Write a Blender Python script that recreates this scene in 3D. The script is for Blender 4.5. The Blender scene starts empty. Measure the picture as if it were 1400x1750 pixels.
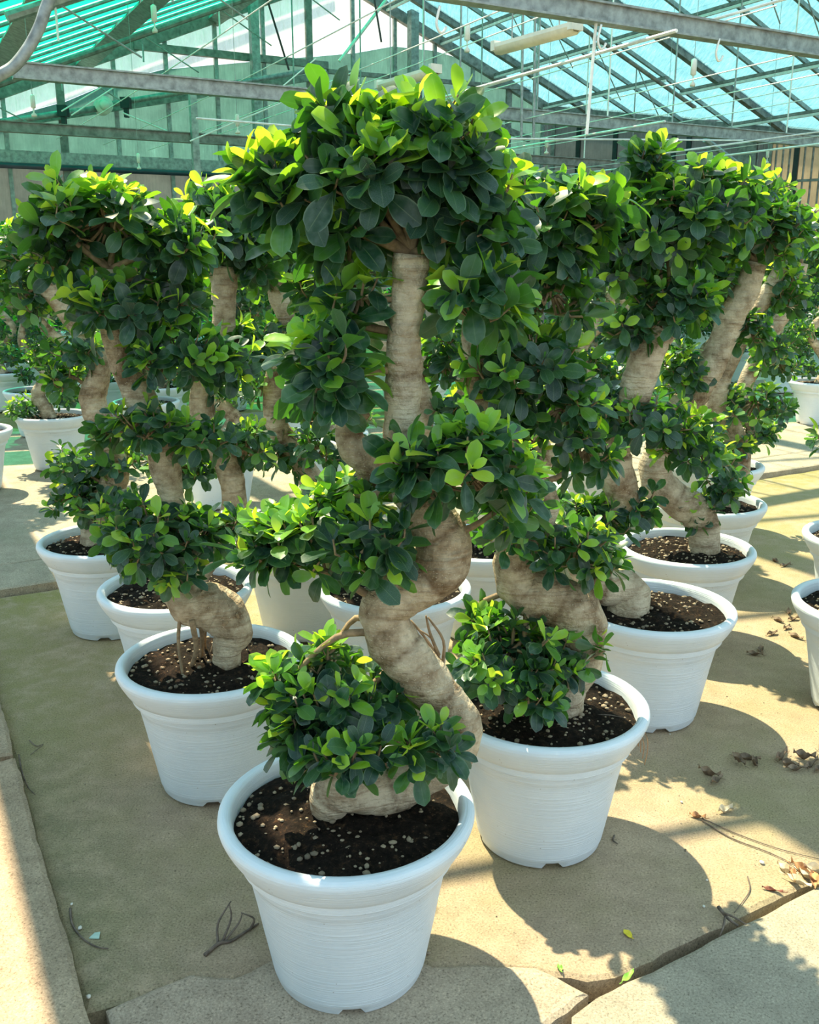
import bpy, math, random
import numpy as np
from mathutils import Vector, Matrix, noise
PI = math.pi
rnd = random.Random(7)
rng = np.random.default_rng(11)
SC = bpy.context.scene
COL = SC.collection

# ------------------------------------------------------------------ camera
F, PITCH, CAMH = 1600.0, math.radians(15), 1.53
YAW = math.radians(29)                     # the greenhouse's long axis, turned left of the view
cam = bpy.data.cameras.new('camera'); cam.sensor_fit = 'VERTICAL'
cam.sensor_height = 36; cam.lens = 36 * F / 1750; cam.clip_start = .05
camo = bpy.data.objects.new('camera', cam); COL.objects.link(camo)
camo.location = (0, 0, CAMH); camo.rotation_euler = (PI / 2 - PITCH, 0, 0)
SC.camera = camo

# ------------------------------------------------------------------ sky, sun, exposure
w = bpy.data.worlds.new('world'); SC.world = w; w.use_nodes = True
nt = w.node_tree; nt.nodes.clear()
wo = nt.nodes.new('ShaderNodeOutputWorld'); bg = nt.nodes.new('ShaderNodeBackground')
tc = nt.nodes.new('ShaderNodeTexCoord'); sx = nt.nodes.new('ShaderNodeSeparateXYZ')
cr = nt.nodes.new('ShaderNodeValToRGB')
cr.color_ramp.elements[0].position = 0.0; cr.color_ramp.elements[0].color = (.90, .97, 1.0, 1)
cr.color_ramp.elements[1].position = .9; cr.color_ramp.elements[1].color = (.40, .72, 1.0, 1)
nt.links.new(tc.outputs['Generated'], sx.inputs[0]); nt.links.new(sx.outputs['Z'], cr.inputs[0])
nt.links.new(cr.outputs[0], bg.inputs[0]); nt.links.new(bg.outputs[0], wo.inputs[0])
bg.inputs[1].default_value = 1.5
sl = bpy.data.lights.new('sun', 'SUN'); sl.energy = 15; sl.angle = math.radians(.7); sl.color = (1.0, .81, .56)
so = bpy.data.objects.new('sun', sl); COL.objects.link(so)
SUN = Vector((-.137, .190, .40)).normalized()
so.rotation_euler = SUN.to_track_quat('Z', 'Y').to_euler(); so.location = (-3, 6, 12)
vs = SC.view_settings; vs.view_transform = 'Standard'; vs.look = 'None'; vs.gamma = 1; vs.exposure = 0.10
vs.use_curve_mapping = False
SC.cycles.transparent_max_bounces = 24; SC.cycles.max_bounces = 8

# ------------------------------------------------------------------ coordinates
UA = Vector((-math.sin(YAW), math.cos(YAW), 0)); CA = Vector((math.cos(YAW), math.sin(YAW), 0))
CT, ST = math.cos(PITCH), math.sin(PITCH)
def W(c, u, z=0.0): return CA * c + UA * u + Vector((0, 0, z))           # greenhouse axes -> world
def ray(x, y): return Vector(((x - 700) / F, CT - (y - 875) / F * ST, -ST - (y - 875) / F * CT))
def on_z(x, y, z=0.0):
    r = ray(x, y); return Vector((0, 0, CAMH)) + r * ((z - CAMH) / r.z)
def on_y(x, y, Y):
    r = ray(x, y); return Vector((0, 0, CAMH)) + r * (Y / r.y)
def on_u(x, y, u):
    r = ray(x, y); return Vector((0, 0, CAMH)) + r * (u / r.dot(UA))
def roofR(x, y):
    r = ray(x, y); return Vector((0, 0, CAMH)) + r * ((6.32 + .39 * 10.76 - CAMH) / (r.z + .39 * r.dot(CA)))
def cu(p): return p.dot(CA), p.dot(UA)
def zl(c): return 3.5 + .413 * c
def zr(c): return 6.32 - .39 * (c - 10.76)
RIDGE = 8.72

# ------------------------------------------------------------------ materials
def mat(name):
    m = bpy.data.materials.new(name); m.use_nodes = True
    n = m.node_tree; n.nodes.clear(); return m, n
def N(n, t, **k):
    x = n.nodes.new(t)
    for a, b in k.items(): setattr(x, a, b)
    return x
def noise_node(n, vec, scale, detail=3, rough=.55):
    x = N(n, 'ShaderNodeTexNoise'); x.inputs['Scale'].default_value = scale
    x.inputs['Detail'].default_value = detail; x.inputs['Roughness'].default_value = rough
    if vec: n.links.new(vec, x.inputs['Vector'])
    return x
def ramp(n, fac, stops):
    r = N(n, 'ShaderNodeValToRGB'); e = r.color_ramp.elements
    while len(e) < len(stops): e.new(.5)
    for q, (p, c) in zip(e, stops): q.position = p; q.color = (*c, 1) if len(c) == 3 else c
    n.links.new(fac, r.inputs[0]); return r
def mix(n, fac, a, b, typ='MIX'):
    m = N(n, 'ShaderNodeMix', data_type='RGBA', blend_type=typ)
    for s, v in ((0, fac), (6, a), (7, b)):
        if hasattr(v, 'is_linked'): n.links.new(v, m.inputs[s])
        else: m.inputs[s].default_value = (*v, 1) if isinstance(v, tuple) else v
    return m.outputs[2]
def bump(n, h, strength, dist):
    b = N(n, 'ShaderNodeBump'); b.inputs['Strength'].default_value = strength; b.inputs['Distance'].default_value = dist
    n.links.new(h, b.inputs['Height']); return b.outputs[0]
def pbsdf(n, col, rough=.5, metal=0, normal=None, spec=.5):
    p = N(n, 'ShaderNodeBsdfPrincipled')
    if hasattr(col, 'is_linked'): n.links.new(col, p.inputs['Base Color'])
    else: p.inputs['Base Color'].default_value = (*col, 1)
    if hasattr(rough, 'is_linked'): n.links.new(rough, p.inputs['Roughness'])
    else: p.inputs['Roughness'].default_value = rough
    p.inputs['Metallic'].default_value = metal; p.inputs['Specular IOR Level'].default_value = spec
    if normal: n.links.new(normal, p.inputs['Normal'])
    return p
def out(n, s):
    o = N(n, 'ShaderNodeOutputMaterial'); n.links.new(s, o.inputs[0])

def simple(name, col, rough=.5, metal=0, var=.15, scale=20, bs=0):
    m, n = mat(name); t = N(n, 'ShaderNodeTexCoord')
    q = noise_node(n, t.outputs['Object'], scale, 4)
    dark = tuple(c * (1 - var * 2) for c in col); lite = tuple(min(1, c * (1 + var)) for c in col)
    r = ramp(n, q.outputs[0], [(.3, dark), (.7, lite)])
    nb = bump(n, q.outputs[0], bs, .002) if bs else None
    out(n, pbsdf(n, r.outputs[0], rough, metal, nb).outputs[0]); return m

def make_leaf_mat():
    m, n = mat('ficus_leaf')
    tone = N(n, 'ShaderNodeAttribute', attribute_name='tone'); uv = N(n, 'ShaderNodeAttribute', attribute_name='leafuv')
    s = N(n, 'ShaderNodeSeparateXYZ'); n.links.new(uv.outputs['Vector'], s.inputs[0])
    t = N(n, 'ShaderNodeTexCoord'); nz = noise_node(n, t.outputs['Object'], 55, 3)
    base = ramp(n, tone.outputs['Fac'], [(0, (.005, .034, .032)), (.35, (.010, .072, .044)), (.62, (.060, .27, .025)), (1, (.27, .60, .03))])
    # vein: pale midrib, thin pale margin
    a = N(n, 'ShaderNodeMath', operation='ABSOLUTE'); n.links.new(s.outputs[0], a.inputs[0])
    rib = ramp(n, a.outputs[0], [(0.0, (1, 1, 1)), (.05, (0, 0, 0))])
    edge = ramp(n, a.outputs[0], [(.86, (0, 0, 0)), (.97, (1, 1, 1))])
    c1 = mix(n, rib.outputs[0], base.outputs[0], mix(n, .45, base.outputs[0], (.35, .55, .22)))
    c2 = mix(n, edge.outputs[0], c1, mix(n, .35, c1, (.45, .62, .36)))
    # dusty lime film on older leaves
    du = ramp(n, nz.outputs[0], [(.42, (.03, .03, .03)), (.74, (.34, .34, .34))])
    c3 = mix(n, du.outputs[0], c2, (.30, .42, .36))
    g = N(n, 'ShaderNodeNewGeometry')
    c4 = mix(n, g.outputs['Backfacing'], c3, mix(n, .4, c3, (.12, .24, .09)))
    ro = N(n, 'ShaderNodeMapRange'); n.links.new(nz.outputs[0], ro.inputs[0]); ro.inputs[3].default_value = .18; ro.inputs[4].default_value = .48
    p = pbsdf(n, c4, ro.outputs[0], 0, bump(n, nz.outputs[0], .15, .003), .55)
    p.inputs['Coat Weight'].default_value = .35; p.inputs['Coat Roughness'].default_value = .22
    tr = N(n, 'ShaderNodeBsdfTranslucent')
    tcol = ramp(n, tone.outputs['Fac'], [(0, (.04, .16, .010)), (.35, (.12, .36, .012)), (.62, (.45, .85, .02)), (1, (.85, 1.0, .06))])
    n.links.new(tcol.outputs[0], tr.inputs[0])
    mx = N(n, 'ShaderNodeMixShader'); mx.inputs[0].default_value = .48
    n.links.new(p.outputs[0], mx.inputs[1]); n.links.new(tr.outputs[0], mx.inputs[2]); out(n, mx.outputs[0]); return m
M_LEAF = make_leaf_mat()

def make_bark():
    m, n = mat('ficus_bark'); t = N(n, 'ShaderNodeTexCoord'); o = t.outputs['Object']
    n1 = noise_node(n, o, 13, 6, .65); n2 = noise_node(n, o, 70, 4, .6)
    mp = N(n, 'ShaderNodeMapping'); mp.inputs['Scale'].default_value = (6, 6, 55); n.links.new(o, mp.inputs[0])
    n3 = noise_node(n, mp.outputs[0], 1.6, 3, .6)
    c = ramp(n, n1.outputs[0], [(.34, (.15, .10, .055)), (.45, (.37, .29, .19)), (.62, (.62, .53, .38))])
    c2 = mix(n, ramp(n, n3.outputs[0], [(.55, (0, 0, 0)), (.7, (.55, .55, .55))]).outputs[0], c.outputs[0], (.20, .12, .06))
    v = N(n, 'ShaderNodeTexVoronoi'); v.inputs['Scale'].default_value = 150; n.links.new(o, v.inputs['Vector'])
    c3 = mix(n, ramp(n, v.outputs['Distance'], [(.12, (.6, .6, .6)), (.22, (0, 0, 0))]).outputs[0], c2, (.62, .55, .42))
    sa = N(n, 'ShaderNodeAttribute', attribute_name='scar'); sm = N(n, 'ShaderNodeMath', operation='MULTIPLY'); n.links.new(sa.outputs['Fac'], sm.inputs[0])
    n.links.new(ramp(n, n2.outputs[0], [(.35, (.35, .35, .35)), (.6, (1, 1, 1))]).outputs[0], sm.inputs[1]); c3 = mix(n, sm.outputs[0], c3, (.13, .075, .035))
    ad = N(n, 'ShaderNodeMath', operation='ADD'); n.links.new(n2.outputs[0], ad.inputs[0]); n.links.new(n3.outputs[0], ad.inputs[1])
    out(n, pbsdf(n, c3, .75, 0, bump(n, ad.outputs[0], .9, .009), .25).outputs[0]); return m
M_BARK = make_bark()
M_TWIG = simple('twig_bark', (.30, .21, .12), .8, 0, .25, 60)
M_CUT = simple('cut_wood', (.30, .20, .11), .85, 0, .3, 90, .4)

def make_pot_mat():
    m, n = mat('pot_plastic'); t = N(n, 'ShaderNodeTexCoord'); o = t.outputs['Object']
    mp = N(n, 'ShaderNodeMapping'); mp.inputs['Scale'].default_value = (1.2, 1.2, 190); n.links.new(o, mp.inputs[0])
    n1 = noise_node(n, mp.outputs[0], 2.2, 4, .6)
    n2 = noise_node(n, o, 6, 4)
    c = ramp(n, n2.outputs[0], [(.3, (.66, .745, .81)), (.7, (.76, .83, .88))])
    v = N(n, 'ShaderNodeTexVoronoi'); v.inputs['Scale'].default_value = 26; n.links.new(o, v.inputs['Vector'])
    c2 = mix(n, ramp(n, v.outputs['Distance'], [(.035, (.6, .6, .6)), (.05, (0, 0, 0))]).outputs[0], c.outputs[0], (.25, .22, .18))
    out(n, pbsdf(n, c2, .42, 0, bump(n, n1.outputs[0], .5, .006), .5).outputs[0]); return m
M_POT = make_pot_mat()

def make_soil():
    m, n = mat('potting_soil'); t = N(n, 'ShaderNodeTexCoord'); o = t.outputs['Object']
    n1 = noise_node(n, o, 60, 6, .7)
    c = ramp(n, n1.outputs[0], [(.35, (.004, .003, .002)), (.56, (.018, .012, .008)), (.76, (.12, .065, .030))])
    v = N(n, 'ShaderNodeTexVoronoi'); v.inputs['Scale'].default_value = 95; n.links.new(o, v.inputs['Vector'])
    c2 = mix(n, ramp(n, v.outputs['Distance'], [(.10, (.6, .6, .6)), (.16, (0, 0, 0))]).outputs[0], c.outputs[0], (.12, .09, .05))
    out(n, pbsdf(n, c2, .95, 0, bump(n, n1.outputs[0], 1, .012), .15).outputs[0]); return m
M_SOIL = make_soil()
M_STONE = simple('soil_grit', (.34, .27, .18), .8, 0, .35, 8)
M_CHIP = simple('white_stone', (.72, .70, .62), .8, 0, .1, 30)

def make_concrete(name, a, b, moss=0.0, mossc=(.20, .19, .045), seed=0, places=False):
    m, n = mat(name); t = N(n, 'ShaderNodeTexCoord'); o0 = t.outputs['Object']
    mp = N(n, 'ShaderNodeMapping'); mp.inputs['Location'].default_value = (seed * 3.1, seed * 1.7, 0); n.links.new(o0, mp.inputs[0]); o = mp.outputs[0]
    n1 = noise_node(n, o, 1.9, 6, .65); n2 = noise_node(n, o, 190, 5, .75); n3 = noise_node(n, o, 1.3, 6, .65); n4 = noise_node(n, o, 11, 6, .7)
    c = ramp(n, n1.outputs[0], [(.3, a), (.7, b)]).outputs[0]
    c = mix(n, ramp(n, n4.outputs[0], [(.40, (0, 0, 0)), (.68, (.5, .5, .5))]).outputs[0], c, tuple(x * .58 for x in a))
    if moss: c = mix(n, ramp(n, n3.outputs[0], [(.52 - moss * .25, (0, 0, 0)), (.70 - moss * .15, (.7, .7, .7))]).outputs[0], c, mossc)
    if places:                                    # moss along the kerb foot, by the walkway step and between the pot blocks
        rt = N(n, 'ShaderNodeVectorRotate', rotation_type='Z_AXIS'); rt.inputs['Angle'].default_value = -YAW; n.links.new(o0, rt.inputs['Vector'])
        sp_ = N(n, 'ShaderNodeSeparateXYZ'); n.links.new(rt.outputs[0], sp_.inputs[0])
        def band(sock, pts, amt, colr, c):
            md = N(n, 'ShaderNodeMapRange', interpolation_type='SMOOTHSTEP'); n.links.new(sock, md.inputs[0]); md.inputs[1].default_value, md.inputs[2].default_value = pts; md.inputs[3].default_value = 0; md.inputs[4].default_value = 1
            mu = N(n, 'ShaderNodeMath', operation='MULTIPLY'); n.links.new(md.outputs[0], mu.inputs[0])
            n.links.new(ramp(n, n4.outputs[0], [(.35, (.1, .1, .1)), (.6, (amt, amt, amt))]).outputs[0], mu.inputs[1])
            return mix(n, mu.outputs[0], c, colr)
        c = band(sp_.outputs[0], (.62, .18), .65, (.20, .19, .10), c)
        c = band(sp_.outputs[1], (4.1, 4.6), .85, (.20, .21, .04), c)
        c = band(sp_.outputs[1], (2.4, 3.6), .55, (.33, .29, .11), c)
    sp = ramp(n, n2.outputs[0], [(.34, (.35, .35, .33)), (.46, (.92, .92, .92)), (.56, (1, 1, 1)), (.68, (1.5, 1.5, 1.45))]).outputs[0]
    c = mix(n, 1.0, c, sp, 'MULTIPLY')
    ad = N(n, 'ShaderNodeMath', operation='ADD'); n.links.new(n2.outputs[0], ad.inputs[0]); n.links.new(n4.outputs[0], ad.inputs[1])
    out(n, pbsdf(n, c, .9, 0, bump(n, ad.outputs[0], .6, .006), .2).outputs[0]); return m
M_SLAB = make_concrete('concrete_mossy', (.42, .315, .215), (.53, .405, .28), .30, (.32, .28, .14), places=True)
M_SLAB2 = make_concrete('concrete_front', (.39, .34, .26), (.48, .42, .32), .2, (.32, .33, .23), 2)
M_SLAB3 = make_concrete('concrete_lip', (.43, .34, .25), (.54, .44, .33), .0, seed=3)
M_CURB = make_concrete('concrete_curb', (.40, .31, .21), (.50, .39, .27), .0, seed=5)
M_WALK = make_concrete('concrete_walkway', (.40, .34, .25), (.51, .44, .33), .1, (.30, .30, .2), 4)
M_EARTH = make_concrete('dark_joint_earth', (.035, .028, .02), (.07, .055, .035), .2, (.05, .07, .02), 6)
M_OUT = make_concrete('outside_ground', (.30, .27, .2), (.38, .34, .24), .3, seed=8)
M_STEEL = simple('galvanised_steel', (.34, .37, .37), .45, .35, .22, 14, .1)
M_STEELD = simple('weathered_steel', (.26, .25, .24), .55, .2, .25, 10, .1)
M_ALU = simple('white_aluminium', (.88, .86, .84), .4, .2, .1, 10)
M_BLACK = simple('black_bar', (.012, .018, .022), .5, 0, .2, 10)
M_PIPEB = simple('dark_blue_pipe', (.025, .045, .075), .4, 0, .2, 5)
M_WHITE = simple('white_plastic', (.80, .78, .70), .4, 0, .06, 10)
M_LAMP = simple('cream_lamp_housing', (.80, .74, .58), .4, 0, .08, 10)
M_DRY = simple('dry_leaf', (.24, .17, .11), .8, 0, .35, 40)
M_DRYO = simple('orange_dry_leaf', (.50, .25, .11), .75, 0, .35, 40)
M_DRYP = simple('pale_dry_leaf', (.66, .55, .38), .75, 0, .2, 40)
M_YEL = simple('yellow_leaf', (.75, .60, .03), .5, 0, .1, 40)
M_GRN = simple('fallen_green_leaf', (.20, .42, .05), .5, 0, .15, 40)
M_GLASSBIT = simple('pale_glass_chip', (.42, .60, .52), .25, 0, .1, 20)

def make_pane(name, tint, body, fac, streak=.0, rough_scale=3):
    """whitewashed greenhouse glass: a clear tinted share and a milky share"""
    m, n = mat(name); t = N(n, 'ShaderNodeTexCoord'); o = t.outputs['Object']
    n1 = noise_node(n, o, rough_scale, 5, .65)
    mp = N(n, 'ShaderNodeMapping'); mp.inputs['Scale'].default_value = (14, 1.2, 1.2); n.links.new(o, mp.inputs[0])
    n2 = noise_node(n, mp.outputs[0], 2.4, 4, .7)
    ta = N(n, 'ShaderNodeBsdfTransparent'); ta.inputs[0].default_value = (*tint, 1)
    tl = N(n, 'ShaderNodeBsdfTranslucent'); df = N(n, 'ShaderNodeBsdfDiffuse')
    bc = ramp(n, n1.outputs[0], [(.3, tuple(x * .72 for x in body)), (.7, body)])
    n.links.new(bc.outputs[0], tl.inputs[0]); n.links.new(bc.outputs[0], df.inputs[0])
    a = N(n, 'ShaderNodeMixShader'); a.inputs[0].default_value = .35
    n.links.new(tl.outputs[0], a.inputs[1]); n.links.new(df.outputs[0], a.inputs[2])
    f = ramp(n, n2.outputs[0], [(.35, (fac - streak * .4,) * 3), (.60, (fac,) * 3), (.78, (min(1, fac + streak),) * 3)])
    b = N(n, 'ShaderNodeMixShader'); n.links.new(f.outputs[0], b.inputs[0])
    n.links.new(ta.outputs[0], b.inputs[1]); n.links.new(a.outputs[0], b.inputs[2])
    out(n, b.outputs[0]); return m
M_PANE_R = make_pane('cyan_roof_glass', (.36, .66, .70), (.72, .88, .90), .34, .45)
M_PANE_L = make_pane('clear_roof_glass', (.90, .95, .94), (.80, .88, .88), .10, .1)
M_NET = make_pane('emerald_shade_net', (.10, .78, .60), (.15, .90, .72), .40, .15)
M_WALLUP = make_pane('milky_gable_sheet', (.86, .90, .90), (.95, .97, .97), .50, .3)
M_WALLLO = make_pane('teal_gable_sheet', (.16, .26, .25), (.46, .68, .64), .72, .3, 2.5)
M_WALLGR = make_pane('grey_wall_sheet', (.22, .26, .26), (.42, .45, .43), .66, .25)
M_WALLBR = make_pane('beige_wall_sheet', (.55, .50, .38), (.85, .74, .56), .6, .2)

# ------------------------------------------------------------------ mesh helpers
class MB:
    def __init__(s): s.v = []; s.f = []
    def add(s, v, f):
        k = len(s.v); s.v += [tuple(p) for p in v]; s.f += [tuple(i + k for i in q) for q in f]
    def box(s, c, d, rot=None):
        R = rot or Matrix.Identity(3); c = Vector(c)
        v = [c + R @ Vector((x * d[0] / 2, y * d[1] / 2, z * d[2] / 2)) for x in (-1, 1) for y in (-1, 1) for z in (-1, 1)]
        s.add(v, [(0, 1, 3, 2), (4, 6, 7, 5), (0, 4, 5, 1), (2, 3, 7, 6), (0, 2, 6, 4), (1, 5, 7, 3)])
    def bar(s, a, b, w, h, up=Vector((0, 0, 1))):
        a = Vector(a); b = Vector(b); d = (b - a); L = d.length
        if L < 1e-6: return
        d.normalize(); x = d.cross(up)
        if x.length < 1e-4: x = d.cross(Vector((1, 0, 0)))
        x.normalize(); y = x.cross(d)
        R = Matrix((x, d, y)).transposed(); s.box((a + b) / 2, (w, L, h), R)
    def tube(s, pts, rad, n=8, cap=True):
        pts = [Vector(p) for p in pts]; m = len(pts)
        if not hasattr(rad, '__len__'): rad = [rad] * m
        k = len(s.v); T0 = (pts[1] - pts[0]).normalized()
        X = T0.cross(Vector((0, 0, 1)));
        if X.length < .05: X = T0.cross(Vector((0, 1, 0)))
        X.normalize()
        for i in range(m):
            T = (pts[min(i + 1, m - 1)] - pts[max(i - 1, 0)]).normalized()
            X = (X - T * X.dot(T)).normalized(); Y = T.cross(X)
            for j in range(n):
                a = 2 * PI * j / n; s.v.append(tuple(pts[i] + (X * math.cos(a) + Y * math.sin(a)) * rad[i]))
        for i in range(m - 1):
            for j in range(n):
                s.f.append((k + i * n + j, k + i * n + (j + 1) % n, k + (i + 1) * n + (j + 1) % n, k + (i + 1) * n + j))
        if cap:
            s.f.append(tuple(k + j for j in range(n))[::-1]); s.f.append(tuple(k + (m - 1) * n + j for j in range(n)))
    def mesh(s, name, m, smooth=False):
        me = bpy.data.meshes.new(name); me.from_pydata(s.v, [], s.f); me.materials.append(m)
        if smooth: me.polygons.foreach_set('use_smooth', [True] * len(me.polygons))
        me.update(); return me
    def build(s, name, m, parent=None, smooth=False, loc=None):
        return link(name, s.mesh(name, m, smooth), parent, loc)
def link(name, me, parent=None, loc=None):
    o = bpy.data.objects.new(name, me); COL.objects.link(o)
    if parent: o.parent = parent
    if loc is not None: o.location = loc
    return o
def tag(o, label=None, cat=None, group=None, kind=None):
    if label: o['label'] = label
    if cat: o['category'] = cat
    if group: o['group'] = group
    if kind: o['kind'] = kind
    return o
def empty(name, loc=(0, 0, 0), rz=0):
    o = bpy.data.objects.new(name, None); o.empty_display_size = .1; COL.objects.link(o)
    o.location = loc; o.rotation_euler = (0, 0, rz); return o
def catmull(P, n):
    P = [np.array(p, float) for p in P]; P = [2 * P[0] - P[1]] + P + [2 * P[-1] - P[-2]]; o = []
    for i in range(1, len(P) - 2):
        for k in range(n):
            t = k / n; a, b, c, d = P[i - 1:i + 3]
            o.append(.5 * (2 * b + (c - a) * t + (2 * a - 5 * b + 4 * c - d) * t * t + (3 * b - a - 3 * c + d) * t ** 3))
    o.append(P[-2]); return np.array(o)

# ------------------------------------------------------------------ the floor
def slab(name, poly, z, th, m, parent, dx=.035, jag=.012, seed=0, rough=.003):
    """a cast slab with a ragged edge: polygon in (c,u), subdivided edge, slightly uneven"""
    P = []
    for i in range(len(poly)):
        a = Vector(poly[i]); b = Vector(poly[(i + 1) % len(poly)]); L = (b - a).length
        far = min(a.y, b.y) > 7; k = max(1, int(L / (.4 if far else dx))); k = min(k, 260)
        nn = Vector((-(b - a).y, (b - a).x)).normalized()
        for j in range(k):
            p = a.lerp(b, j / k); q = noise.noise(Vector((p.x * 6, p.y * 6, seed))) * jag * 2 + noise.noise(Vector((p.x * 27, p.y * 27, seed))) * jag
            P.append(p + nn * q)
    mb = MB(); n = len(P); top = []
    for p in P: top.append(W(p.x, p.y, z - .006))
    inn = []
    cen = sum((Vector((p.x, p.y)) for p in P), Vector((0, 0))) / n
    for i, p in enumerate(P):
        t = (P[(i + 1) % n] - P[i - 1]); nn = Vector((-t.y, t.x)).normalized()
        q = p + nn * .012; inn.append(W(q.x, q.y, z))
    bot = [W(p.x, p.y, z - th) for p in P]
    mb.v = [tuple(v) for v in inn + top + bot]
    mb.f = [tuple(range(n))]
    for i in range(n):
        j = (i + 1) % n
        mb.f.append((i, n + i, n + j, j)); mb.f.append((n + i, 2 * n + i, 2 * n + j, n + j))
    return mb.build(name, m, parent)
fl = MB(); fl.box(W(9, 8, -.11), (46, 46, .1), Matrix.Rotation(YAW, 3, 'Z'))
floor = fl.build('floor', M_EARTH); tag(floor, kind='structure')
CR = [(1.03, 1.24), (1.3, 1.26), (1.5, 1.265), (1.9, 1.28), (2.6, 1.27), (4, 1.28)]
lip = [(.235, 1.745), (.42, 1.758), (.50, 1.70), (.62, 1.72), (.74, 1.66), (.84, 1.60), (.90, 1.52), (1.00, 1.47), (1.10, 1.40), (1.17, 1.315)]
slab('slab', [(.192, 1.757), (.42, 1.757), (.50, 1.699), (.62, 1.719), (.74, 1.659), (.84, 1.599), (.90, 1.519), (1.0, 1.469), (1.10, 1.399), (1.18, 1.32), (1.24, 1.298), (1.5, 1.302), (1.9, 1.308), (4, 1.31), (6.9, 1.31), (6.9, 4.57), (.192, 4.57)], 0, .09, M_SLAB, floor, jag=.006, seed=1)
slab('slab', [(.215, 1.25), (.70, 1.27), (.86, 1.20), (.98, 1.25), (1.155, 1.285)] + lip[::-1][1:] , .004, .09, M_SLAB3, floor, jag=.006, seed=2)
slab('slab', [(1.02, -.9), (6.9, -.9), (6.9, 1.28), (1.9, 1.275), (1.5, 1.266), (1.2, 1.26), (1.075, 1.245), (1.04, 1.2)], .016, .09, M_SLAB2, floor, jag=.005, seed=3)
slab('slab', [(.215, -.9), (.99, -.9), (1.0, 1.08), (.86, 1.14), (.6, 1.20), (.215, 1.2)], -.02, .06, M_SLAB3, floor, jag=.01, seed=8)
slab('slab', [(-.5, -.9), (.195, -.9), (.195, 2.9), (-.5, 2.9)], .035, .1, M_CURB, floor, jag=.004, seed=4)
slab('slab', [(-.5, 2.92), (.195, 2.92), (.205, 4.57), (-.5, 4.57)], .035, .1, M_CURB, floor, jag=.004, seed=5)
xs = [-.5, .98, 2.9, 4.8, 6.9, 9.2, 11.6]
for i in range(len(xs) - 1):
    slab('slab', [(xs[i], 4.61), (xs[i + 1] - .02, 4.61), (xs[i + 1] - .02, 5.0), (xs[i], 5.0)], .03, .1, M_WALK, floor, dx=.05, jag=.006, seed=10 + i)
    slab('slab', [(xs[i] + .3 * (i > 0), 5.015), (xs[i + 1] + .28, 5.015), (xs[i + 1] + .28, 6.3), (xs[i] + .3 * (i > 0), 6.3)], .03, .1, M_WALK, floor, dx=.05, jag=.004, seed=20 + i)
for i, (a, b) in enumerate(((-.5, 4), (4.02, 8.5), (8.52, 13), (13.02, 19))):
    for j, (p, q) in enumerate(((6.33, 9.2), (9.22, 12.5), (12.52, 18.6))):
        slab('slab', [(a, p), (b, p), (b, q), (a, q)], .02, .1, M_SLAB if (i + j) % 2 else M_WALK, floor, jag=.004, seed=30 + i + 4 * j)
slab('slab', [(6.93, -.9), (19, -.9), (19, 4.57), (6.93, 4.57)], 0, .09, M_SLAB, floor, jag=.006, seed=60)
og = MB(); og.box((0, 20, -.2), (160, 160, .06)); tag(og.build('ground', M_OUT), kind='structure')

# ------------------------------------------------------------------ greenhouse shell
def quad(name, pts, m, parent, th=.006):
    p = [Vector(q) for q in pts]; n = (p[1] - p[0]).cross(p[2] - p[0]).normalized() * th
    v = p + [q + n for q in p]; k = len(p); mb = MB()
    mb.add(v, [tuple(range(k))[::-1], tuple(range(k, 2 * k))] + [(i, (i + 1) % k, k + (i + 1) % k, k + i) for i in range(k)])
    return mb.build(name, m, parent)
UEND = 18.9
ceil = empty('ceiling'); tag(ceil, kind='structure')
# right slope: panes between glazing bars and purlins, cut along the eave beam
e0, e1 = roofR(905, 181), roofR(1400, 228)
ec0, ec1 = cu(e0), cu(e1)
def eave_c(u):                       # c of the eave for a given u
    t = (u - ec0[1]) / (ec1[1] - ec0[1]); return min(ec0[0] + (ec1[0] - ec0[0]) * t, 17.6)
bars_u = [UEND - .98 * k for k in range(0, 24)]
pc = [RIDGE, 9.9, 11.2, 12.58, 13.95, 15.8, 17.6]
for k in range(len(bars_u) - 1):
    u1, u0 = bars_u[k], bars_u[k + 1]
    for i in range(len(pc) - 1):
        a, b = pc[i], pc[i + 1]
        p = [(a, u0), (min(b, eave_c(u0)), u0), (min(b, eave_c(u1)), u1), (a, u1)]
        if eave_c(u0) <= a + .02: continue
        if eave_c(u1) <= a: p = [(a, u0), (min(b, eave_c(u0)), u0), (a, u1 - .3)]
        quad('pane', [W(c, u, zr(c)) for c, u in p], M_PANE_R, ceil)
    c1 = eave_c(u0); th = .055 if k % 4 else .12
    b_ = MB(); b_.bar(W(RIDGE, u0, zr(RIDGE) - .04), W(c1, u0, zr(c1) - .04), th, .07 if k % 4 else .14); b_.build('glazing_bar', M_STEEL if k % 4 else M_STEELD, ceil)
for c, ua, ub in ((9.9, -3, 18.9), (11.2, -3, 18.9), (12.58, -3, 18.9), (13.95, 14.85, 18.9), (14.45, 3, 14.95), (15.82, 3, 14.9), (17.5, -3, 11)):
    b_ = MB(); b_.bar(W(c, ua, zr(c) - .1), W(c, ub, zr(c) - .1), .09, .05); b_.build('purlin', M_STEELD, ceil)
    b_ = MB(); b_.bar(W(c - .03, ua, zr(c) - .16), W(c - .03, ub, zr(c) - .16), .045, .045); b_.build('purlin_lip', M_ALU, ceil)
b_ = MB(); b_.bar(W(RIDGE, -3, zr(RIDGE) + .02), W(RIDGE, UEND, zr(RIDGE) + .02), .14, .12); b_.build('ridge_beam', M_STEEL, ceil)
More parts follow.
